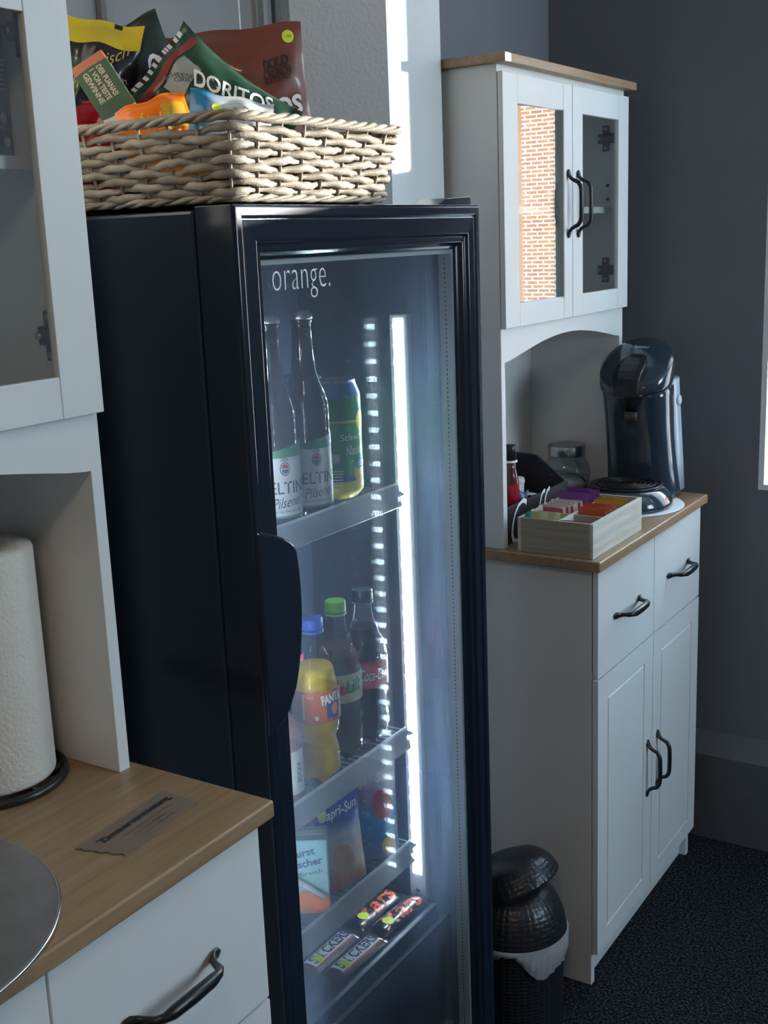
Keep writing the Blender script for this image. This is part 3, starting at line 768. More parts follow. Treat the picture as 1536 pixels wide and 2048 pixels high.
beerg = mat('brown_glass', (.016, .010, .006), .06, var=.02, coat=.6)
paper = mat('label_paper', (.56, .58, .57), .5, var=.02)
greenp = mat('label_green', (.05, .20, .10), .4)
def beer(x, y, z, label, off):
    t = thing('beer_bottle', label, 'bottle', (x, y, z), group='beer bottles on the top fridge shelf')
    pf = [(.0, 0), (.026, 0), (.0305, .003), (.0325, .008), (.0325, .145), (.0318, .158), (.028, .172), (.0222, .186), (.0178, .200), (.0150, .225), (.0135, .262), (.0132, .266), (.0148, .267), (.0150, .272), (.0135, .274), (.0130, .280), (0, .280)]
    g = obj('glass', MB().lathe(pf, 36, (x, y, z)), beerg, t)
    cp = MB()
    rs = []
    for r, zz in ((.0150, .2715), (.0158, .2725), (.0150, .279), (.0125, .2825), (.004, .2838)):
        rs.append([(x + (r + (.0006 if (j % 2 and zz < .276) else 0)) * cos(2 * pi * j / 42), y + (r + (.0006 if (j % 2 and zz < .276) else 0)) * sin(2 * pi * j / 42), z + zz) for j in range(42)])
    cp.rings(rs); obj('crown_cap', cp, mat('cap_tin', (.50, .52, .54), .35, .7), t)
    az = cam_az(x, y, off); r = .0329
    lb = label_patch(t, x, y, r, az, z, .052, .020, .098, paper)
    label_patch(t, x, y, r + .0001, az, z, .052, .098, .110, greenp, 'green_band', slope=.020); label_patch(t, x, y, r + .00015, az, z, .052, .017, .020, greenp, 'green_edge')
    f = cyl_map(x, y, r + .0004, az, z)
    lettering('VELTINS', f, .074, .0165, ink, lb, ctr=(.004, .058), bold=.008)
    lettering('Pilsener', f, .048, .014, ink, lb, ctr=(.006, .039), rot=.10, shear=.5)
    lettering('C. & A. VELTINS SEIT 1824', f, .05, .0028, ink, lb, ctr=(.002, .026))
    patch(f, discp(.002, .0835, .0072, .0092), 24, 2, ink, lb, 'crest')
    f2 = cyl_map(x, y, r + .0006, az, z)
    patch(f2, discp(.002, .0835, .0060, .0078), 24, 2, paper, lb, 'crest_field')
    f3 = cyl_map(x, y, r + .0008, az, z)
    patch(f3, lambda u, v: (.002 + .0050 * v * cos(pi * u), .084 + .0062 * v * sin(pi * u)), 14, 2, mat('crest_red', (.35, .02, .02), .5), lb, 'crest_top')
    patch(f3, lambda u, v: (.002 + .0050 * v * cos(-pi * u), .083 + .0062 * v * sin(-pi * u)), 14, 2, mat('crest_blue', (.05, .06, .12), .5), lb, 'crest_bottom')
    for k in range(-2, 3): patch(f2, rectp(.002 + k * .0022 - .0005, .002 + k * .0022 + .0005, .0935, .0985 - abs(k) * .0006), 2, 2, ink, lb, 'crown_tip')
    return t
beer(.086, -.652, 1.041, 'beer bottle half hidden by the door frame on the top shelf', .30)
beer(.086, -.579, 1.041, 'beer bottle with whole label showing beside the green can', .30)

def can(x, y, z, label, off):
    t = thing('drink_can', label, 'can', (x, y, z), group='green cans on the top fridge shelf')
    body = bands('can_print', [(0, (.75, .60, .02)), (.14, (.02, .10, .30)), (.20, (.03, .36, .05)), (.70, (.55, .62, .03)), (.725, (.02, .30, .05)), (.93, (.04, .20, .45))], 'Z', .006, .160, .3, 0.0, metal=.3)
    obj('can_body', MB().lathe([(.0, .003), (.021, .003), (.0235, 0), (.0255, .002), (.0345, .012), (.0352, .016), (.0352, .150), (.0345, .156), (.0300, .168), (.0285, .172)], 40, (x, y, z), cap1=False), body, t)
    ld = obj('can_lid', MB().lathe([(.0285, .172), (.0292, .1745), (.0296, .1755), (.0285, .1755), (.0272, .1715), (.0, .1710)], 40, (x, y, z), cap0=False), chrome, t)
    obj('pull_tab', MB().lathe([(0, 0), (.009, 0), (.009, .0015), (0, .0015)], 18, (x + .006, y, z + .1715), rx=1.25), chrome, ld)
    az = cam_az(x, y, off); f = cyl_map(x, y, .0356, az, z); b = bpy.data.objects[t.name].children[0]
    lettering('Schwip', f, .040, .013, whiteink, b, ctr=(.014, .092), shear=.1); lettering('Natur', f, .030, .013, whiteink, b, ctr=(.016, .074), rot=.12, shear=.45)
    patch(f, discp(.034, .116, .012, .015), 24, 2, mat('can_yellow', (.85, .75, .03), .4), b, 'sun_print')
    patch(f, discp(.026, .040, .012, .016), 24, 2, mat('can_lemon', (.85, .60, .02), .4), b, 'lemon_print'); patch(cyl_map(x, y, .0358, az, z), rectp(.018, .040, .046, .062), 8, 2, mat('can_blue', (.03, .15, .45), .4), b, 'blue_print')
    lettering('bitter', cyl_map(x, y, .0360, az, z), .026, .011, whiteink, b, ctr=(.034, .054), shear=.3)
    for k in range(7): patch(f, rectp(-.022, -.004, .018 + k * .0042, .0195 + k * .0042), 4, 1, whiteink, b, 'bar')
    patch(f, rectp(-.022, -.008, .056, .070), 4, 2, whiteink, b, 'recycling_mark')
can(.057, -.462, 1.041, 'green and yellow drink can beside the beer bottles', .25)
can(-.030, -.425, 1.041, 'green drink can standing behind the other can', .10)

petc = glass_film('pet_clear', (.96, .97, .97), .0, haze=.008, hazecol=(.9, .95, 1), rough=.05, ior=1.3)
def liquid(name, col, trl=.5, rough=.15):
    if name in MATS: return MATS[name]
    m, nt, b = node_mat(name); N = nt.nodes; L = nt.links; out = N['Material Output']
    tc = N.new('ShaderNodeTexCoord'); nz = N.new('ShaderNodeTexNoise'); nz.inputs['Scale'].default_value = 14; L.new(tc.outputs['Object'], nz.inputs['Vector'])
    rp = N.new('ShaderNodeValToRGB'); rp.color_ramp.elements[0].color = tuple(c * .9 for c in col) + (1,); rp.color_ramp.elements[1].color = tuple(min(1, c * 1.1) for c in col) + (1,)
    L.new(nz.outputs['Fac'], rp.inputs[0]); L.new(rp.outputs[0], b.inputs['Base Color']); b.inputs['Roughness'].default_value = rough
    tr = N.new('ShaderNodeBsdfTranslucent'); L.new(rp.outputs[0], tr.inputs['Color'])
    mx = N.new('ShaderNodeMixShader'); mx.inputs[0].default_value = trl; L.new(b.outputs[0], mx.inputs[1]); L.new(tr.outputs[0], mx.inputs[2]); L.new(mx.outputs[0], out.inputs['Surface'])
    MATS[name] = m; return m
def pet(x, y, z, name, label, shape, fill, liq, capm, lab, off, texts=None, h=.246):
    """soft-drink bottle: clear shell neck, liquid body, printed sleeve, screw cap"""
    t = thing(name, label, 'bottle', (x, y, z), group='soft drink bottles on the middle fridge shelf')
    def R_(zz):
        for (a, ra), (b, rb) in zip(shape, shape[1:]):
            if a <= zz <= b:
                q = (zz - a) / (b - a); q = q * q * (3 - 2 * q); return ra + (rb - ra) * q
        return shape[-1][1]
    n = 60; top = shape[-1][0]
    pl = 5
    def ringp(zz, sc=1.0):
        r = R_(zz) * sc; out = []
        for j in range(40):
            a = 2 * pi * j / 40
            k = max(0, 1 - zz / .03); rr = r * (1 - .12 * k * (.5 + .5 * cos(pl * a)))
            zo = .012 * max(0, 1 - zz / .012) * (.5 + .5 * cos(pl * a)) if zz < .012 else 0
            out.append((x + rr * cos(a), y + rr * sin(a), z + zz + zo))
        return out
    mb = MB(); mb.rings([ringp(top * k / n) for k in range(n + 1)], cap1=False)
    sh = obj('bottle_shell', mb, petc, t)
    mb = MB(); m_ = int(n * fill); mb.rings([ringp(.0012 + (top * k / n), .955) for k in range(m_ + 1)]); obj('drink', mb, liq, t)
    cz = top - .002
    rs = []
    for r, zz in ((.0150, 0), (.0158, .001), (.0158, .014), (.0150, .016)):
        rs.append([(x + (r - (.0005 if j % 2 else 0)) * cos(2 * pi * j / 60), y + (r - (.0005 if j % 2 else 0)) * sin(2 * pi * j / 60), z + cz + zz) for j in range(60)])
    mb = MB(); mb.rings(rs); cap = obj('screw_cap', mb, capm, t); obj('cap_ring', MB().lathe([(.0155, 0), (.0162, .0005), (.0162, .0035), (.0155, .004)], 32, (x, y, z + cz - .0055)), capm, cap)
    z0, z1, lm = lab; r = max(R_(z0), R_((z0 + z1) / 2), R_(z1)) + .0006; az = cam_az(x, y, off)
    mb = MB(); mb.grid(lambda u, v: (x + r * cos(2 * pi * u), y + r * sin(2 * pi * u), z + z0 + (z1 - z0) * v), 44, 1, close_u=True); lb = obj('sleeve', mb, lm, t)
    f = cyl_map(x, y, r + .0005, az, z)
    return t, lb, f, (x, y, z, r, az)
fsh = [(0, .0235), (.004, .027), (.018, .0335), (.045, .0320), (.066, .0275), (.084, .0325), (.100, .0345), (.142, .0345), (.165, .0300), (.185, .0225), (.205, .0150), (.214, .0135), (.232, .0135)]
t, lb, f, q = pet(.090, -.597, .649, 'orange_soda_bottle', 'orange soda bottle with a blue cap on the middle shelf', fsh, .76, liquid('orange_drink', (.98, .66, .0), .35), mat('blue_cap', (.02, .09, .50), .35), (.098, .146, mat('orange_sleeve', (.50, .135, .055), .35)), .10)
lettering('FANTA', f, .036, .0145, whiteink, lb, ctr=(.022, .134), rot=.10, bold=.05); patch(cyl_map(q[0], q[1], q[3] + .0003, q[4], q[2]), rectp(.012, .034, .104, .130), 8, 3, mat('sleeve_blue', (.05, .07, .25), .4), lb, 'fruit_print')
patch(cyl_map(q[0], q[1], q[3] + .0006, q[4], q[2]), discp(.026, .117, .006, .009), 16, 2, mat('sleeve_orange', (.85, .30, .10), .4), lb, 'orange_print'); patch(f, rectp(-.006, -.001, .104, .110), 3, 2, whiteink, lb, 'bin_mark')
patch(f, rectp(-.024, -.021, .104, .142), 2, 4, mat('sleeve_pale', (.65, .45, .35), .4), lb, 'stripe_print'); lettering('0,5 l', f, .009, .004, whiteink, lb, ctr=(-.012, .138))
gsh = [(0, .0225), (.004, .026), (.018, .0320), (.040, .0335), (.066, .0310), (.095, .0320), (.110, .0340), (.142, .0345), (.160, .0320), (.182, .0225), (.204, .0150), (.214, .0135), (.232, .0135)]
t, lb, f, q = pet(.074, -.515, .649, 'apple_spritzer_bottle', 'apple spritzer bottle with a green cap behind the orange soda', gsh, .78, liquid('spritzer_drink', (.17, .085, .075), .4), mat('green_cap', (.16, .42, .05), .35), (.096, .140, mat('pale_green_sleeve', (.52, .58, .36), .4)), .10)
lettering('Lift', f, .030, .022, mat('deep_green_ink', (.02, .22, .12), .4), lb, ctr=(.020, .122), rot=.1, shear=.3, bold=.03); patch(f, discp(.000, .116, .007, .008), 20, 2, mat('apple_red', (.55, .05, .03), .4), lb, 'apple_print'); patch(f, discp(.010, .106, .007, .005), 20, 2, mat('apple_flesh', (.7, .6, .3), .4), lb, 'slice_print')
t, lb, f, q = pet(.078, -.448, .649, 'cola_bottle', 'cola bottle with a red sleeve nearest the light strip', gsh, .80, liquid('cola_drink', (.018, .012, .012), .1), mat('black_cap', (.02, .03, .05), .35), (.096, .140, mat('red_sleeve', (.50, .02, .035), .4)), .10)
lettering('Coca-Cola', f, .050, .018, whiteink, lb, ctr=(.012, .118), shear=.4)
t, lb, f, q = pet(-.045, -.500, .649, 'cola_bottle', 'dark capped bottle at the back of the middle shelf', gsh, .80, liquid('cola_drink', (.018, .012, .012), .1), mat('black_cap', (.02, .03, .05), .35), (.096, .140, mat('red_sleeve', (.50, .02, .035), .4)), .10)

def rose():
    x, y, z = .092, -.684, .649
    t = thing('wine_bottle', 'small rose wine bottle at the left end of the middle shelf', 'bottle', (x, y, z))
    obj('glass', MB().lathe([(0, 0), (.026, 0), (.0285, .004), (.0285, .10), (.024, .118), (.013, .135), (.0115, .165), (.0135, .166), (.0135, .172), (0, .172)], 32, (x, y, z)), liquid('rose_wine', (.42, .25, .25), .4), t)
    obj('foil_capsule', MB().lathe([(.0122, .140), (.0125, .175), (.012, .1765), (0, .1765)], 28, (x, y, z), cap0=False), mat('pink_capsule', (.45, .3, .32), .35), t)
    az = cam_az(x, y, .45); lb = label_patch(t, x, y, .0289, az, z, .026, .022, .085, paper); lettering('ROSÉ', cyl_map(x, y, .0293, az, z), .030, .009, ink, lb, ctr=(.012, .052), rot=R(-90))
rose()

# pouches, carton and bars
def pouch(name, label, loc, rz, mtl, hs):
    t = thing(name, label, 'pouch', loc, (R(-6), 0, rz), group='drink pouches on the lower fridge shelf')
    W, H, D = .086, .150 * hs, .034
    def P(u, v, sd, eps=0):
        a = u * 2 - 1
        th = D / 2 * (1 - abs(a) ** 2.2) * max(0, (1 - v) ** .8) * min(1, .55 + 2 * v) + .0008
        th = th if v < .9 else .0008
        wob = .0022 * sin(9 * a + 11 * v) * (1 - abs(a)) * v
        return Vector((a * W / 2 * (1 - .05 * sin(pi * v)), sd * (th + eps) + wob, v * H))
    mb = MB(); mb.grid(lambda u, v: P(u, v, -1), 18, 24); mb.grid(lambda u, v: P(u, v, 1), 18, 24); mb.grid(lambda u, v: P(u, 0, v * 2 - 1), 18, 1)
    o = obj('foil_body', mb, mtl, t, world=False)
    f = lambda a, b: P(a, b, -1, .0008)
    lettering('Capri-Sun', f, .86, .13, whiteink, o, world=False, ctr=(.5, .76), rot=.05, shear=.2, bold=.02)
    return t, o, f
t, o, f = pouch('juice_pouch', 'blue juice pouch with red fruit print nearest the light strip', (.086, -.462, .4535), R(40), bands('pouch_blue', [(0, (.30, .22, .40)), (.25, (.02, .20, .52)), (.62, (.03, .26, .60)), (.80, (.42, .30, .55)), (.93, (.75, .75, .8))], 'Z', 0, .15, .22, .12, 'LINEAR', coat=.4), 1.13)
patch(f, discp(.72, .52, .20, .14), 20, 3, mat('pouch_red', (.60, .04, .06), .3), o, 'fruit_print', world=False); patch(f, discp(.80, .12, .14, .09), 16, 2, mat('pouch_yellow', (.75, .50, .03), .3), o, 'fruit_print', world=False)
patch(f, discp(.08, .80, .09, .07), 16, 2, neon, o, 'sticker', world=False)
t, o, f = pouch('juice_pouch', 'blue and orange juice pouch between the carton and the blue pouch', (.092, -.552, .4535), R(72), bands('pouch_orange', [(0, (.55, .08, .03)), (.2, (.75, .35, .05)), (.45, (.75, .62, .45)), (.62, (.6, .62, .75)), (.75, (.03, .06, .45)), (.95, (.03, .07, .5))], 'Z', 0, .15, .22, .12, 'LINEAR', coat=.4), 1.04)
patch(f, discp(.45, .30, .22, .14), 20, 3, mat('pouch_peach', (.60, .30, .05), .3), o, 'fruit_print', world=False); patch(f, discp(.14, .80, .09, .08), 16, 2, neon, o, 'sticker', world=False)
def juice_carton():
    t = thing('juice_carton', 'pale blue juice carton with peach print at the left of the lower shelf', 'carton', (.080, -.628, .4535), (0, 0, R(34)))
    w, d, h = .064, .044, .118
    c = obj('carton', MB().box(-w / 2, w / 2, -d / 2, d / 2, 0, h), bands('juice_print', [(0, (.42, .10, .04)), (.22, (.55, .22, .08)), (.36, (.34, .56, .58)), (.97, (.26, .50, .56))], 'Z', 0, h, .35, .16, 'LINEAR'), t, world=False, bevel=.002)
    obj('gable_flap', MB().box(-w / 2 + .004, w / 2 - .004, -.006, .006, h, h + .0015), mat('flap_white', (.65, .68, .68), .4), t, world=False)
    f = lambda a, b: (a, -d / 2 - .0004, b)
    bl = mat('blue_ink', (.03, .08, .22), .5)
    lettering('Durst', f, .04, .012, bl, c, world=False, ctr=(-.006, .098), rot=.2, bold=.03); lettering('löscher', f, .05, .012, bl, c, world=False, ctr=(.0, .082), rot=.2, bold=.03); lettering('Pfirsich', f, .04, .007, bl, c, world=False, ctr=(.004, .066), rot=.2)
    for px, pz, pr in ((.018, .020, .014), (-.004, .026, .012), (-.018, .012, .011)): patch(f, discp(px, pz, pr, pr), 18, 2, mat('peach_print', (.72, .20, .06), .4), c, 'peach_print', world=False)
    st = obj('straw_sleeve', MB().sweep([(-.034, -d / 2 - .006, .072), (.026, -d / 2 - .006, .030)], .0048, 8), mat('straw_wrap', (.55, .58, .60), .2), t, world=False)
juice_carton()
def bar(name, label, loc, rz, base, tx, inkm, panel=None):
    t = thing(name, label, 'chocolate bar', loc, (0, 0, rz), group='chocolate bars on the fridge floor')
    W, D, H = .128, .040, .017
    def P(u, v, top):
        a = u * 2 - 1; b = v * 2 - 1
        e = 1.0 if abs(a) < .86 else .12
        e *= 1 - .25 * max(0, abs(a) - .6)
        return Vector((a * W / 2, b * D / 2 * (1 - .04 * e), (H / 2 + top * H / 2 * e * (1 - abs(b) ** 3.0)) if abs(a) < .98 else H / 2))
    mb = MB(); mb.grid(lambda u, v: P(u, v, 1), 28, 8); mb.grid(lambda u, v: P(u, v, -1), 28, 8)
    o = obj('wrapper', mb, base, t, world=False)
    f = lambda a, b: P(a, b, 1) + Vector((0, 0, .0006)); f2 = lambda a, b: P(a, b, 1) + Vector((0, 0, .0011))
    if panel: patch(f, rectp(.12, .88, .20, .82), 16, 5, panel, o, 'name_panel', world=False); patch(f, rectp(.12, .88, .13, .19), 16, 1, mat('bar_red', (.45, .02, .02), .4), o, 'red_line', world=False)
    lettering(tx, f2, .74 if panel else .84, .50 if panel else .86, inkm, o, world=False, ctr=(.52, .51), bold=.03 if panel else .02, shear=.1 if panel else .35)
    patch(f2, discp(.24, .42, .075, .25), 16, 2, neon, o, 'sticker', world=False)
    return t
brw = foil('brown_wrapper', (.035, .014, .010)); blk = foil('black_wrapper', (.012, .010, .010)); sblue = mat('navy_ink', (.02, .03, .12), .4)
mred = mat('red_gold_ink', (.55, .09, .03), .35)
bar('chocolate_bar', 'white panelled chocolate bar nearest the back at the left', (.062, -.562, .3225), R(90), brw, 'SNICKERS', sblue, whiteink)
bar('chocolate_bar', 'white panelled chocolate bar in front at the left', (.106, -.552, .3225), R(88), brw, 'SNICKERS', sblue, whiteink)
bar('chocolate_bar', 'black chocolate bar with red script at the back right', (.058, -.428, .3225), R(90), blk, 'Mars', mred)
bar('chocolate_bar', 'black chocolate bar with red script in front right', (.103, -.420, .3225), R(86), blk, 'Mars', mred)

# ================================================================== ON THE FAR BUFFET
def superell(cx, cy, rx, ry, z, n=40, e=2.6, tilt=0.0, tz=0.0):
    out = []
    for j in range(n):
        a = 2 * pi * j / n; c, s_ = cos(a), sin(a)
        px = rx * (abs(c) ** (2 / e)) * (1 if c >= 0 else -1); py = ry * (abs(s_) ** (2 / e)) * (1 if s_ >= 0 else -1)
        out.append((cx + px, cy + py, z + tilt * py + tz * px))
    return out
def coffee_machine():
    cx, cy = .172, .512; Z0 = .8535
    t = thing('coffee_machine', 'dark blue glossy pod coffee machine on a white mat', 'coffee machine', (cx, cy - .06, Z0))
    gl = mat('machine_gloss', (.026, .044, .066), .14, var=.04, coat=.5); mt = mat('machine_black', (.008, .010, .013), .35)
    # column
    rs = []
    for k in range(15):
        s = k / 14; z = Z0 + .002 + .236 * s
        rx = .0765 - .006 * sin(s * pi) * .6 - .003 * s; ry = .058 - .002 * s
        rs.append(superell(cx - .002 - .010 * s, cy + .010 - .018 * s, rx, ry, z, 44, 2.7, .10 * s))
    obj('column', MB().rings(rs), gl, t)
    # head with the tilted lid, seam below it
    hx, hy = cx - .013, cy - .012
    obj('seam', MB().rings([superell(hx, hy, .0745, .068, Z0 + .240 + .003 * k, 44, 2.4, .16) for k in range(2)]), mt, t)
    rs = []
    for rx, ry, z, ti in ((.0750, .069, .238, .16), (.0768, .0705, .252, .34), (.0770, .0705, .268, .52), (.0765, .0700, .281, .62), (.0745, .0680, .2865, .66), (.068, .062, .2905, .68), (.050, .046, .2950, .68), (.028, .026, .2975, .68), (.008, .007, .2985, .68)):
        rs.append(superell(hx, hy, rx, ry, Z0 + z, 44, 2.2, ti))
    head = obj('lid', MB().rings(rs), gl, t)
    lr = [superell(hx, hy, .0756, .0692, Z0 + .2825 + .0012 * k, 44, 2.2, .635 + .008 * k) for k in (0, 1, 2)]
    obj('lid_rim', MB().rings(lr, False, False), mt, head)
    # lever on the lid front
    lv = MB()
    def LP(a, b, h): return (hx + a, hy + b, Z0 + .2985 + .68 * b + h - 1.2 * (a * a + .8 * b * b))
    rings_ = []
    for b_, w, h in ((.004, .020, .002), (-.016, .028, .009), (-.040, .031, .016), (-.058, .030, .018), (-.068, .028, .010), (-.0715, .026, .000)):
        rings_.append([LP(-w, b_, h - .022), LP(-w, b_, h - .002), LP(-w * .6, b_, h + .002), LP(w * .6, b_, h + .002), LP(w, b_, h - .002), LP(w, b_, h - .022)])
    lv.rings(rings_, smooth=False); obj('lever', lv, mt, head, bevel=.002)
    lettering('Senseo', lambda a, b: (hx + a, hy + .026 + b * .85, Z0 + .2995 + .68 * (.026 + b * .85) - 1.2 * a * a), .036, .009, chrome, head, shear=.3)
    # spout under the head
    obj('spout', MB().rings([superell(cx - .006, cy - .058, .030 - .006 * k, .024 - .006 * k, Z0 + .232 - .014 * k, 28, 2.4) for k in range(4)]), mt, t)
    obj('spout_nozzle', MB().rings([superell(cx - .006, cy - .062, .014, .008, Z0 + .190 - .010 * k, 20) for k in range(3)]), mat('nozzle', (.05, .045, .045), .3), t)
    # drip tray base
    tx, ty = cx - .004, cy - .098
    rs = [superell(tx + .002, ty + .010 * 0, r, r * 1.0, Z0 + z, 48, 2.1) for r, z in ((.094, 0), (.0955, .003), (.094, .012), (.088, .025), (.079, .036), (.0735, .041))]
    base = obj('tray_base', MB().rings(rs), gl, t)
    rs = [superell(tx + .002, ty, r, r, Z0 + z, 48, 2.1) for r, z in ((.0735, .041), (.0740, .0445), (.0725, .0460), (.0700, .0450), (.0660, .0450))]
    dt = obj('drip_tray', MB().rings(rs), mt, t)
    for k, r in enumerate((.060, .050, .040, .030, .020)):
        obj('grille_ring', MB().sweep([(tx + .002 + r * cos(2 * pi * j / 40), ty + r * sin(2 * pi * j / 40), Z0 + .0462) for j in range(40)], (.0022, .0014), 6, loop=True), mt, dt)
    # pale water tank at the back
    rs = [superell(cx + .004 - .012 * s, cy + .040 - .012 * s, .070, .040, Z0 + .012 + .24 * s, 36, 2.8) for s in (0, .25, .5, .75, .95, 1)]
    obj('water_tank', MB().rings(rs), mat('tank_plastic', (.42, .52, .62), .15, var=.03), t)
    obj('tank_latch', MB().lathe([(0, 0), (.012, 0), (.013, .004), (.009, .008), (0, .009)], 20, M=Matrix.Translation((cx + .060, cy + .030, Z0 + .205)) @ Matrix.Rotation(R(90), 4, 'Y')), mat('latch_plastic', (.5, .55, .6), .3), t)
coffee_machine()
mt_ = MB(); mt_.lathe([(.0, 0), (.128, 0), (.1295, .0012), (.128, .0025), (0, .0025)], 64, (.155, .425, .8502))
o = obj('table_mat', mt_, mat('mat_white', (.66, .70, .74), .5, var=.02), origin=(.155, .425, .8502)); tag(o, 'round white mat under the coffee machine', 'mat')

def tea_box():
    x0, x1, y0, y1 = .124, .270, -.004, .236; z0 = .8503; h = .0635
    t = thing('tea_box', 'pale wooden tea box divided into compartments beside the coffee machine', 'tea box', ((x0 + x1) / 2, (y0 + y1) / 2, z0))
    wd = wood('pale_wood', (.46, .45, .40), (.74, .73, .66), .6, 'y', .8); wdx = wood('pale_wood_shaded', (.30, .27, .22), (.44, .40, .33), .6, 'x', .8)  # one box wood in two tones: long sides coloured as lit, ends as shaded
    w = .0065; H = h
    obj('long_side', MB().box(x1 - w, x1, y0, y1, z0, z0 + H), wd, t, bevel=.0006); obj('long_side', MB().box(x0, x0 + w, y0, y1, z0, z0 + H), wd, t, bevel=.0006)
    obj('short_side', MB().box(x0 + w, x1 - w, y0, y0 + w, z0, z0 + H), wdx, t, bevel=.0006); obj('short_side', MB().box(x0 + w, x1 - w, y1 - w, y1, z0, z0 + H), wdx, t, bevel=.0006)
    obj('bottom', MB().box(x0 + w, x1 - w, y0 + w, y1 - w, z0, z0 + .005), mat('box_bottom', (.05, .045, .04), .7), t)
    xm = (x0 + x1) / 2; obj('divider', MB().box(xm - .002, xm + .002, y0 + w, y1 - w, z0 + .005, z0 + H - .004), wd, t)
    for yy in (y0 + .082, y0 + .160): obj('divider', MB().box(x0 + w, x1 - w, yy - .002, yy + .002, z0 + .005, z0 + H - .006), wdx, t)
    # sachets: each its own thing
    ORD = ('nearest', 'second nearest', 'third nearest', 'fourth nearest', 'fifth nearest', 'farthest')
    def sachet(name, label, group, x, y, wdt, ht, col, tilt, rz, band=None, lift=0.0):
        s = thing(name, label, 'tea bag', (x, y, z0 + .0055 + lift), (R(tilt), 0, R(rz)), group)
        hw = wdt / 2
        mb = MB()
        def P(u, v, sd):
            a = u * 2 - 1; th = .0016 * (1 - abs(a) ** 3) * sin(pi * min(1, max(0, v))) + .0003
            return Vector((a * hw, sd * th + .0010 * sin(5 * a + y * 300) * v, v * ht))
        mb.grid(lambda u, v: P(u, v, -1), 8, 8); mb.grid(lambda u, v: P(u, v, 1), 8, 8)
        o = obj('sachet', mb, col, s, world=False)
        if band:
            b_ = MB(); b_.grid(lambda u, v: P(u, .55 + .38 * v, -1) + Vector((0, -.0004, 0)), 8, 3); obj('band', b_, band, o, world=False)
            b_ = MB(); b_.grid(lambda u, v: P(.9 + .1 * u, v, -1) + Vector((0, -.0005, 0)), 2, 6); obj('tab', b_, whiteink, o, world=False)
    pu = mat('purple_paper', (.24, .07, .32), .45, var=.1); pk = mat('pinkwhite_paper', (.66, .55, .55), .5, var=.05); rd = mat('pink_print', (.62, .08, .14), .5)
    orr = mat('orange_red_paper', (.62, .13, .06), .45, var=.1); og = mat('amber_paper', (.60, .33, .06), .45, var=.08); gr = mat('palegreen_paper', (.66, .74, .44), .5, var=.06); tq = mat('teal_paper', (.10, .38, .36), .5); pinkp = mat('pink_paper', (.55, .06, .22), .5)
    xl = (x0 + w + xm - .002) / 2; xr = (x1 - w + xm + .002) / 2; ww = .060
    for k in range(6): sachet('tea_bag', ORD[k] + ' purple tea sachet in the far left compartment of the tea box', 'purple tea sachets', xl + .002 * (k % 2), .170 + .0085 * k, ww, .076 - .002 * (k % 3), pu, 10 - k * 1.5, 4 - k)
    for k in range(6): sachet('tea_bag', ORD[k] + ' pink and white tea sachet in the middle left compartment', 'pink and white tea sachets', xl + .004 * ((k % 3) - 1), .090 + .0105 * k, ww * .82, .066, pk, 8, -8 + 5 * (k % 3), rd)
    for k in range(4): sachet('tea_bag', ORD[k] + ' red tea sachet in the middle right compartment', 'red tea sachets', xr - .002, .098 + .012 * k, ww * .92, .062 + .001 * k, orr, 7, 2 - k, None)
    for k in range(4): sachet('tea_bag', ORD[k] + ' amber tea sachet in the far right compartment', 'amber tea sachets', xr - .001, .172 + .009 * k, ww * .94, .063, og, 8, 1 - k, None)
    for k in range(4): sachet('tea_bag', ORD[k] + ' white backed tea sachet at the right edge of the red ones', 'white edged tea sachets', xr + .012, .104 + .012 * k, ww * .55, .061, pk, 8, -14 + 3 * k, None)
    for k in range(3): sachet('tea_bag', ORD[k] + ' pale green tea sachet in the near left compartment', 'pale green tea sachets', xl + .006, .020 + .013 * k, ww * .80, .072 - .003 * k, gr, 12, 14 - 8 * k, None)
    for k in range(3): sachet('tea_bag', ORD[k] + ' teal tea sachet at the corner of the near left compartment', 'teal tea sachets', xl - .022, .014 + .008 * k, .014, .066, tq, 8, 10 - 5 * k, None)
    sachet('tea_bag', 'pink tea sachet alone in the near right compartment', None, xr, .014, ww * .92, .058, pinkp, 6, 0)
tea_box()

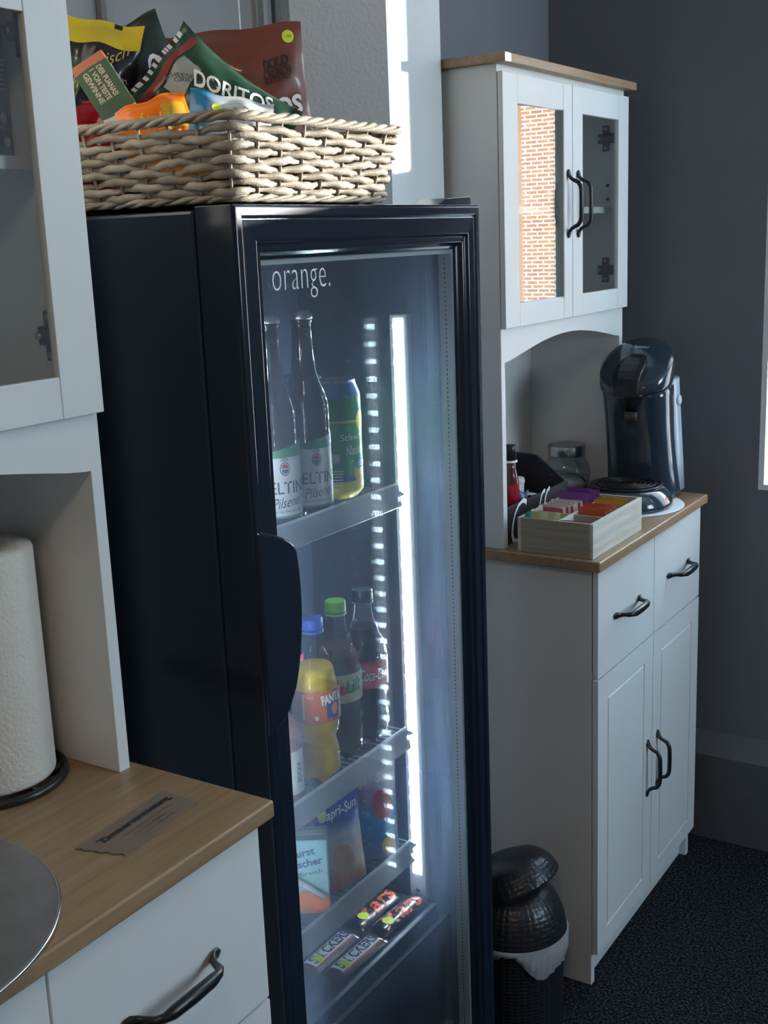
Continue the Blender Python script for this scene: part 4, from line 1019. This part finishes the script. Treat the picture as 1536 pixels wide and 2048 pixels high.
def caddy():
    x0, x1, y0, y1 = -.062, .090, .018, .298; z0 = .8503; w = .007
    t = thing('coffee_caddy', 'black wooden caddy with white script lettering behind the tea box', 'caddy', ((x0 + x1) / 2, (y0 + y1) / 2, z0))
    bk = mat('caddy_black', (.017, .019, .023), .5, var=.08)
    fr_ = obj('front_panel', MB().box(x1 - w, x1, y0, y1, z0, z0 + .070), bk, t, bevel=.001); obj('rear_panel', MB().box(x0, x0 + w, y0, y1, z0, z0 + .125), bk, t, bevel=.001)
    for yy in (y0, y1 - w):
        mb = MB(); mb.prism([(x0 + w, z0), (x1 - w, z0), (x1 - w, z0 + .074), (x0 + .085, z0 + .120), (x0 + w, z0 + .125)], lambda a, b, tt: (a, yy + tt, b), w); obj('end_panel', mb, bk, t, bevel=.0008)
    obj('bottom', MB().box(x0 + w, x1 - w, y0 + w, y1 - w, z0, z0 + .006), bk, t)
    obj('divider', MB().box(x0 + w, x1 - w, .150, .155, z0 + .006, z0 + .068), bk, t); obj('divider', MB().box(.012, .017, y0 + w, .150, z0 + .006, z0 + .064), bk, t)
    lettering('Coffee', lambda a, b: (x1 + .0006, a, b), .235, .080, whiteink, fr_, ctr=(.155, z0 + .036), shear=.5, bold=-.012)
    # syrup bottle
    bx_, by_ = .052, .112
    b = thing('syrup_bottle', 'red syrup bottle with a black cap standing in the caddy', 'bottle', (bx_, by_, z0 + .0065))
    obj('bottle_body', MB().lathe([(0, 0), (.016, 0), (.0175, .003), (.0175, .090), (.015, .108), (.0120, .122), (.0115, .138), (0, .138)], 28, (bx_, by_, z0 + .0065)), bands('syrup', [(0, (.38, .015, .03)), (.66, (.10, .02, .025))], 'Z', 0, .138, .12, 0, coat=.5), b)
    obj('cap', MB().lathe([(.0125, .138), (.0140, .139), (.0140, .163), (.0125, .166), (0, .166)], 28, (bx_, by_, z0 + .0065)), blackm, b)
    obj('tear_strip', MB().lathe([(.0122, .132), (.0150, .133), (.0150, .136), (.0122, .137)], 24, (bx_, by_, z0 + .0065)), whiteink, b)
    # white cup
    c = thing('paper_cup', 'white paper cup standing behind the caddy divider', 'cup', (.000, .228, z0 + .0065)); cm = mat('cup_paper', (.55, .56, .57), .5)
    cu = obj('cup_body', MB().lathe([(.0, 0), (.0215, 0), (.0235, .070), (.0225, .0705), (.0208, .004), (0, .004)], 30, (.000, .228, z0 + .0065), cap1=False), cm, c)
    obj('cup_lid', MB().lathe([(.0245, .066), (.0250, .070), (.0235, .076), (0, .0765)], 30, (.000, .228, z0 + .0065), cap0=False), cm, c)
    az = cam_az(0, .228, .1); lettering('lal', cyl_map(0, .228, .0238, az, z0), .018, .012, ink, cu, ctr=(.004, .056), bold=.03)
    # creamer pots
    for k, (px, py, lab_) in enumerate(((.054, .184, 'white creamer pot nearest the caddy front'), (-.020, .184, 'white creamer pot beside the paper cup'))):
        p = thing('creamer_pot', lab_, 'creamer', (px, py, z0 + .0065), (0, 0, 0), 'creamer pots in the caddy')
        obj('pot', MB().lathe([(0, 0), (.014, 0), (.018, .052), (.0215, .053), (.0215, .0545), (0, .0545)], 26), mat('pot_white', (.62, .64, .66), .4), p, world=False)
    # blue wrapped sweet
    Bag('sweet_packet', 'blue and white sweet packet in the caddy beside the syrup bottle', .036, .066, .016, bands('sweet_blue', [(0, (.12, .16, .35)), (.45, (.55, .60, .70)), (.75, (.10, .16, .34))], 'Z', -.03, .03, .3, .2), (.060, .137, z0 + .044), (R(-2), R(2), R(60)), seed=2, wr=.003)
caddy()

def jar():
    x, y, z = -.005, .508, .8503
    t = thing('glass_jar', 'ribbed glass jar with a brushed steel lid in the hutch corner', 'jar', (x, y, z))
    def prof(s):
        return .036 + .015 * sin(pi * min(1, s * 1.05)) ** .6
    rs = []; n = 72
    for k in range(22):
        s = k / 21; r = prof(s) if s < .93 else .037
        rs.append([(x + (r + .0011 * cos(18 * 2 * pi * j / n) * sin(pi * s)) * cos(2 * pi * j / n), y + (r + .0011 * cos(18 * 2 * pi * j / n) * sin(pi * s)) * sin(2 * pi * j / n), z + .082 * s) for j in range(n)])
    obj('ribbed_glass', MB().rings(rs, cap1=False), glass_film('jar_glass', (.88, .91, .92), .06, haze=.05, hazecol=(.8, .85, .9), rough=.06), t)
    obj('sugar', MB().lathe([(0, .003), (.034, .003), (.046, .018), (.046, .030), (0, .034)], 36, (x, y, z)), mat('sugar_white', (.50, .52, .53), .9, bump=.4, bscale=900), t)
    ld = obj('steel_lid', MB().lathe([(.0380, .080), (.0405, .081), (.0410, .083), (.0410, .102), (.0395, .105), (.034, .1055), (.032, .1045), (0, .1045)], 48, (x, y, z)), mat('brushed_steel', (.42, .43, .44), .3, .95, var=.08, vscale=40, stretch=(1, 1, 12)), t)
jar()
# black scoop lying over the caddy's end panel
sp = MB(); pts = [(.055, .285, .9300), (.060, .312, .9340), (.078, .345, .9285), (.092, .362, .9180), (.098, .368, .9060)]
sp.sweep(pts, [(.006, .0022), (.006, .0022), (.0055, .0022), (.005, .0022), (.004, .002)], 8)
o = obj('coffee_scoop', sp, mat('scoop_black', (.012, .013, .015), .35), origin=(.055, .285, .93)); tag(o, 'black curved scoop handle resting on the caddy end', 'scoop')

# ================================================================== WASTE BIN
def bin_():
    cx, cy = .178, -.152
    t = thing('waste_bin', 'black woven-pattern waste bin with open flap between fridge and buffet', 'bin', (cx, cy, 0))
    pl = mat('bin_black', (.016, .019, .024), .34, var=.05)
    def weave(a, s, n, m):
        """over-under relief: a angle 0..1, s height 0..1"""
        x = a * n; y = s * m; i = math.floor(x) + math.floor(y)
        fx = x - math.floor(x); fy = y - math.floor(y)
        return (sin(pi * fx) ** .7 * (.55 + .45 * fy)) if i % 2 == 0 else (sin(pi * fy) ** .7 * (.55 + .45 * fx))
    RX, RY = .094, .094
    # body
    NA, NZ = 264, 130
    def body(u, v):
        a = 2 * pi * u; z = .002 + .188 * v; r = .93 + .07 * v
        w = .0024 * weave(u, v, 44, 26)
        return (cx + (RX * r - .003 + w) * cos(a), cy + (RY * r - .003 + w) * sin(a), z)
    mb = MB(); mb.grid(body, NA, NZ, close_u=True); mb.lathe([(0, .002), (RX * .93 - .004, .002)], 40, (cx, cy, 0), cap0=False, cap1=False)
    obj('bin_body', mb, pl, t)
    # hood: domed upper part, open towards the back
    def hood(u, v):
        a = 2 * pi * u; ph = v * pi / 2 * .86; e = cos(ph) ** .62
        z = .180 + .098 * sin(ph); w = .0022 * weave(u, v, 44, 14) * (1 - v * .6)
        return (cx + ((RX + .001) * e + w) * cos(a), cy + ((RY + .001) * e + w) * sin(a), z)
    mb = MB(); mb.grid(hood, NA, 60, close_u=True); hd = obj('hood', mb, pl, t); so = hd.modifiers.new('thick', 'SOLIDIFY'); so.thickness = .002; so.offset = -1
    # flap swung up: shell like a cap peak
    M = Matrix.Translation((cx + .002, cy, .262)) @ Matrix.Rotation(R(-27), 4, 'Y')
    def flap(u, v):
        a = 2 * pi * u; ph = .10 + v * (pi / 2 - .10); e = cos(ph) ** .55
        w = .0018 * weave(u, v, 40, 10) * (1 - v)
        q = Vector((.006 + (.086 * e + w) * cos(a), (.084 * e + w) * sin(a), .062 * sin(ph) + .018 * max(0, -cos(a)) * (1 - v)))
        return M @ q
    mb = MB(); mb.grid(flap, NA, 50, close_u=True); fl = obj('flap', mb, pl, t); so = fl.modifiers.new('thick', 'SOLIDIFY'); so.thickness = .002; so.offset = -1
    obj('flap_hinge', MB().box(cx - .088, cx - .068, cy - .02, cy + .02, .20, .30), pl, t, bevel=.003)
    # plastic liner turned over the rim
    def liner(u, v):
        a = 2 * pi * u; dr = .036 + .024 * sin(3 * a + 2.6) + .008 * sin(7 * a)
        z = .193 - max(.012, dr) * v; w = .0012 * sin(34 * a + 6 * v) * v + .0010 * sin(53 * a) * v
        return (cx + (RX + .0025 + .0030 * sin(pi * v) + w) * cos(a), cy + (RY + .0025 + .0030 * sin(pi * v) + w) * sin(a), z)
    film = mat('liner_film', (.33, .35, .37), .25, var=.08, vscale=30, bump=.4, bscale=120)
    mb = MB(); mb.grid(liner, 160, 10, close_u=True); obj('bin_liner', mb, film, t)
bin_()

# ================================================================== ON AND IN THE NEAR BUFFET
def towel():
    x, y, z = .030, -1.110, .8503
    t = thing('paper_towel_holder', 'black wire paper towel holder on the near worktop', 'holder', (x, y, z))
    pts = [(x + .0735 * cos(a), y + .0735 * sin(a), z + .005) for a in [R(52 - k * 322 / 44) for k in range(45)]]
    obj('wire_ring', MB().sweep(pts, .0048, 8), blackm, t)
    pts2 = [(x + .060 * cos(R(40)), y + .060 * sin(R(40)), z + .005), (x + .074 * cos(R(58)), y + .074 * sin(R(58)), z + .005), (x + .075 * cos(R(70)), y + .075 * sin(R(70)), z + .006), (x + .074 * cos(R(84)), y + .074 * sin(R(84)), z + .007), (x + .06 * cos(R(96)), y + .06 * sin(R(96)), z + .006)]
    obj('wire_hook', MB().sweep(pts2, .0048, 8), blackm, t); obj('pole', MB().sweep([(x, y, z + .003), (x, y, z + .295)], .005, 10), blackm, t); obj('cross_wire', MB().sweep([(x - .0735, y, z + .005), (x + .0, y, z + .005), (x + .0735, y, z + .005)], .004, 8), blackm, t)
    r = thing('paper_towel_roll', 'cream paper towel roll on the wire holder', 'paper towel', (x, y, z + .0105))
    pm = mat('towel_paper', (.66, .63, .57), .9, var=.03, bump=.8, bscale=240)
    obj('paper', MB().lathe([(.019, 0), (.0645, 0), (.0652, .003), (.0652, .250), (.0635, .254), (.045, .2555), (.022, .254), (.019, .252)], 64, (x, y, z + .0105), cap0=False, cap1=False), pm, r)
    obj('core', MB().lathe([(.0185, 0), (.0195, 0), (.0195, .252), (.0185, .252)], 32, (x, y, z + .0105), cap0=False, cap1=False), mat('core_card', (.35, .27, .19), .9), r)
towel()
def plate():
    x, y, z = .158, -1.390, .8503
    t = thing('steel_turntable', 'large round brushed steel tray at the front of the near worktop', 'tray', (x, y, z))
    obj('disc', MB().lathe([(0, 0), (.181, 0), (.1870, .002), (.1880, .004), (.1870, .006), (.184, .0062), (0, .0062)], 128, (x, y, z)), mat('brushed_disc', (.34, .34, .345), .38, .85, var=.10, vscale=30, stretch=(1, 1, 1), bump=.05, bscale=400), t)
    obj('rim', MB().sweep([(x + .1870 * cos(2 * pi * j / 128), y + .1870 * sin(2 * pi * j / 128), z + .0045) for j in range(128)], .0018, 8, loop=True), chrome, t)
plate()
def card():
    t = thing('paper_card', 'torn brown card with bold printing lying on the near worktop', 'card', (.245, -1.105, .8503))
    pm = mat('kraft_card', (.21, .155, .115), .8, var=.06)
    a, b, c, d = Vector((.222, -1.175, 0)), Vector((.275, -1.160, 0)), Vector((.266, -1.046, 0)), Vector((.212, -1.040, 0))
    edge = [a + (b - a) * (k / 10) + Vector((0, .0016 * sin(k * 2.3), 0)) for k in range(11)] + [c, d]
    mb = MB(); mb.prism([(q.x, q.y) for q in edge], lambda u, v, tt: (u, v, .8505 + tt), .0007); o = obj('sheet', mb, pm, t)
    ux = (d - a).normalized(); uy = (a - b).normalized()
    def card_pt(v): return (v.x, v.y, .8517)
    f = lambda p, q: card_pt((a + d) * .5 + ux * p + uy * q)
    lettering('Zimmervermietung', f, .105, .0125, mat('card_ink', (.022, .032, .036), .7), o, ctr=(0, -.0165), bold=.035)
    f2 = mat('card_ink_pale', (.10, .085, .075), .8); rd = mat('card_ink_red', (.16, .07, .06), .8)
    lettering('Ferienwohnung und Gästezimmer', f, .075, .0042, rd, o, ctr=(.004, -.029)); lettering('Tel. 0160 000000', f, .05, .0035, f2, o, ctr=(-.004, -.036)); lettering('Herzlich willkommen', f, .05, .0035, f2, o, ctr=(.0, -.043))
card()
def coffee_pack():
    x0, x1, y0, y1, z = .018, .080, -1.130, -1.034, 1.5062
    t = thing('coffee_pack', 'black coffee pack with white print behind the near cupboard glass', 'coffee pack', ((x0 + x1) / 2, (y0 + y1) / 2, z))
    o = obj('pack', MB().box(x0, x1, y0, y1, z, z + .165), mat('pack_black', (.014, .016, .022), .35, bump=.2, bscale=30), t, bevel=.006, seg=3)
    f = lambda a, b: (x1 + .0006, a, b); g = mat('pack_print', (.34, .36, .38), .5)
    lettering('500 g', f, .028, .008, g, o, ctr=(-1.062, z + .052))
    for k in range(7): lettering('Kaffee gemahlen ganze Bohne', f, .055, .0026, g, o, ctr=(-1.066, z + .066 + k * .0045))
    for k in range(3): lettering('mindestens haltbar bis', f, .040, .0026, g, o, ctr=(-1.066, z + .030 + k * .0045))
    patch(f, discp(-1.046, z + .038, .004, .006), 14, 2, g, o, 'mark'); patch(f, discp(-1.044, z + .016, .004, .005), 14, 2, g, o, 'mark')
coffee_pack()
def bowls():
    gm = glass_film('bowl_glass', (.90, .92, .92), .05, haze=.06, hazecol=(.8, .85, .85))
    for (x, y, lab_) in ((.040, -1.130, 'clear drinking glass turned upside down behind the near cupboard glass'),):
        t = thing('drinking_glass', lab_, 'glass', (x, y, 1.2662))
        obj('bowl', MB().lathe([(.038, 0), (.041, .015), (.040, .040), (.030, .062), (.012, .072), (.005, .078), (.004, .100), (.007, .112), (.022, .118), (.028, .120), (.0275, .1215), (.0, .1215)], 40, (x, y, 1.2662), cap0=False), gm, t)
bowls()
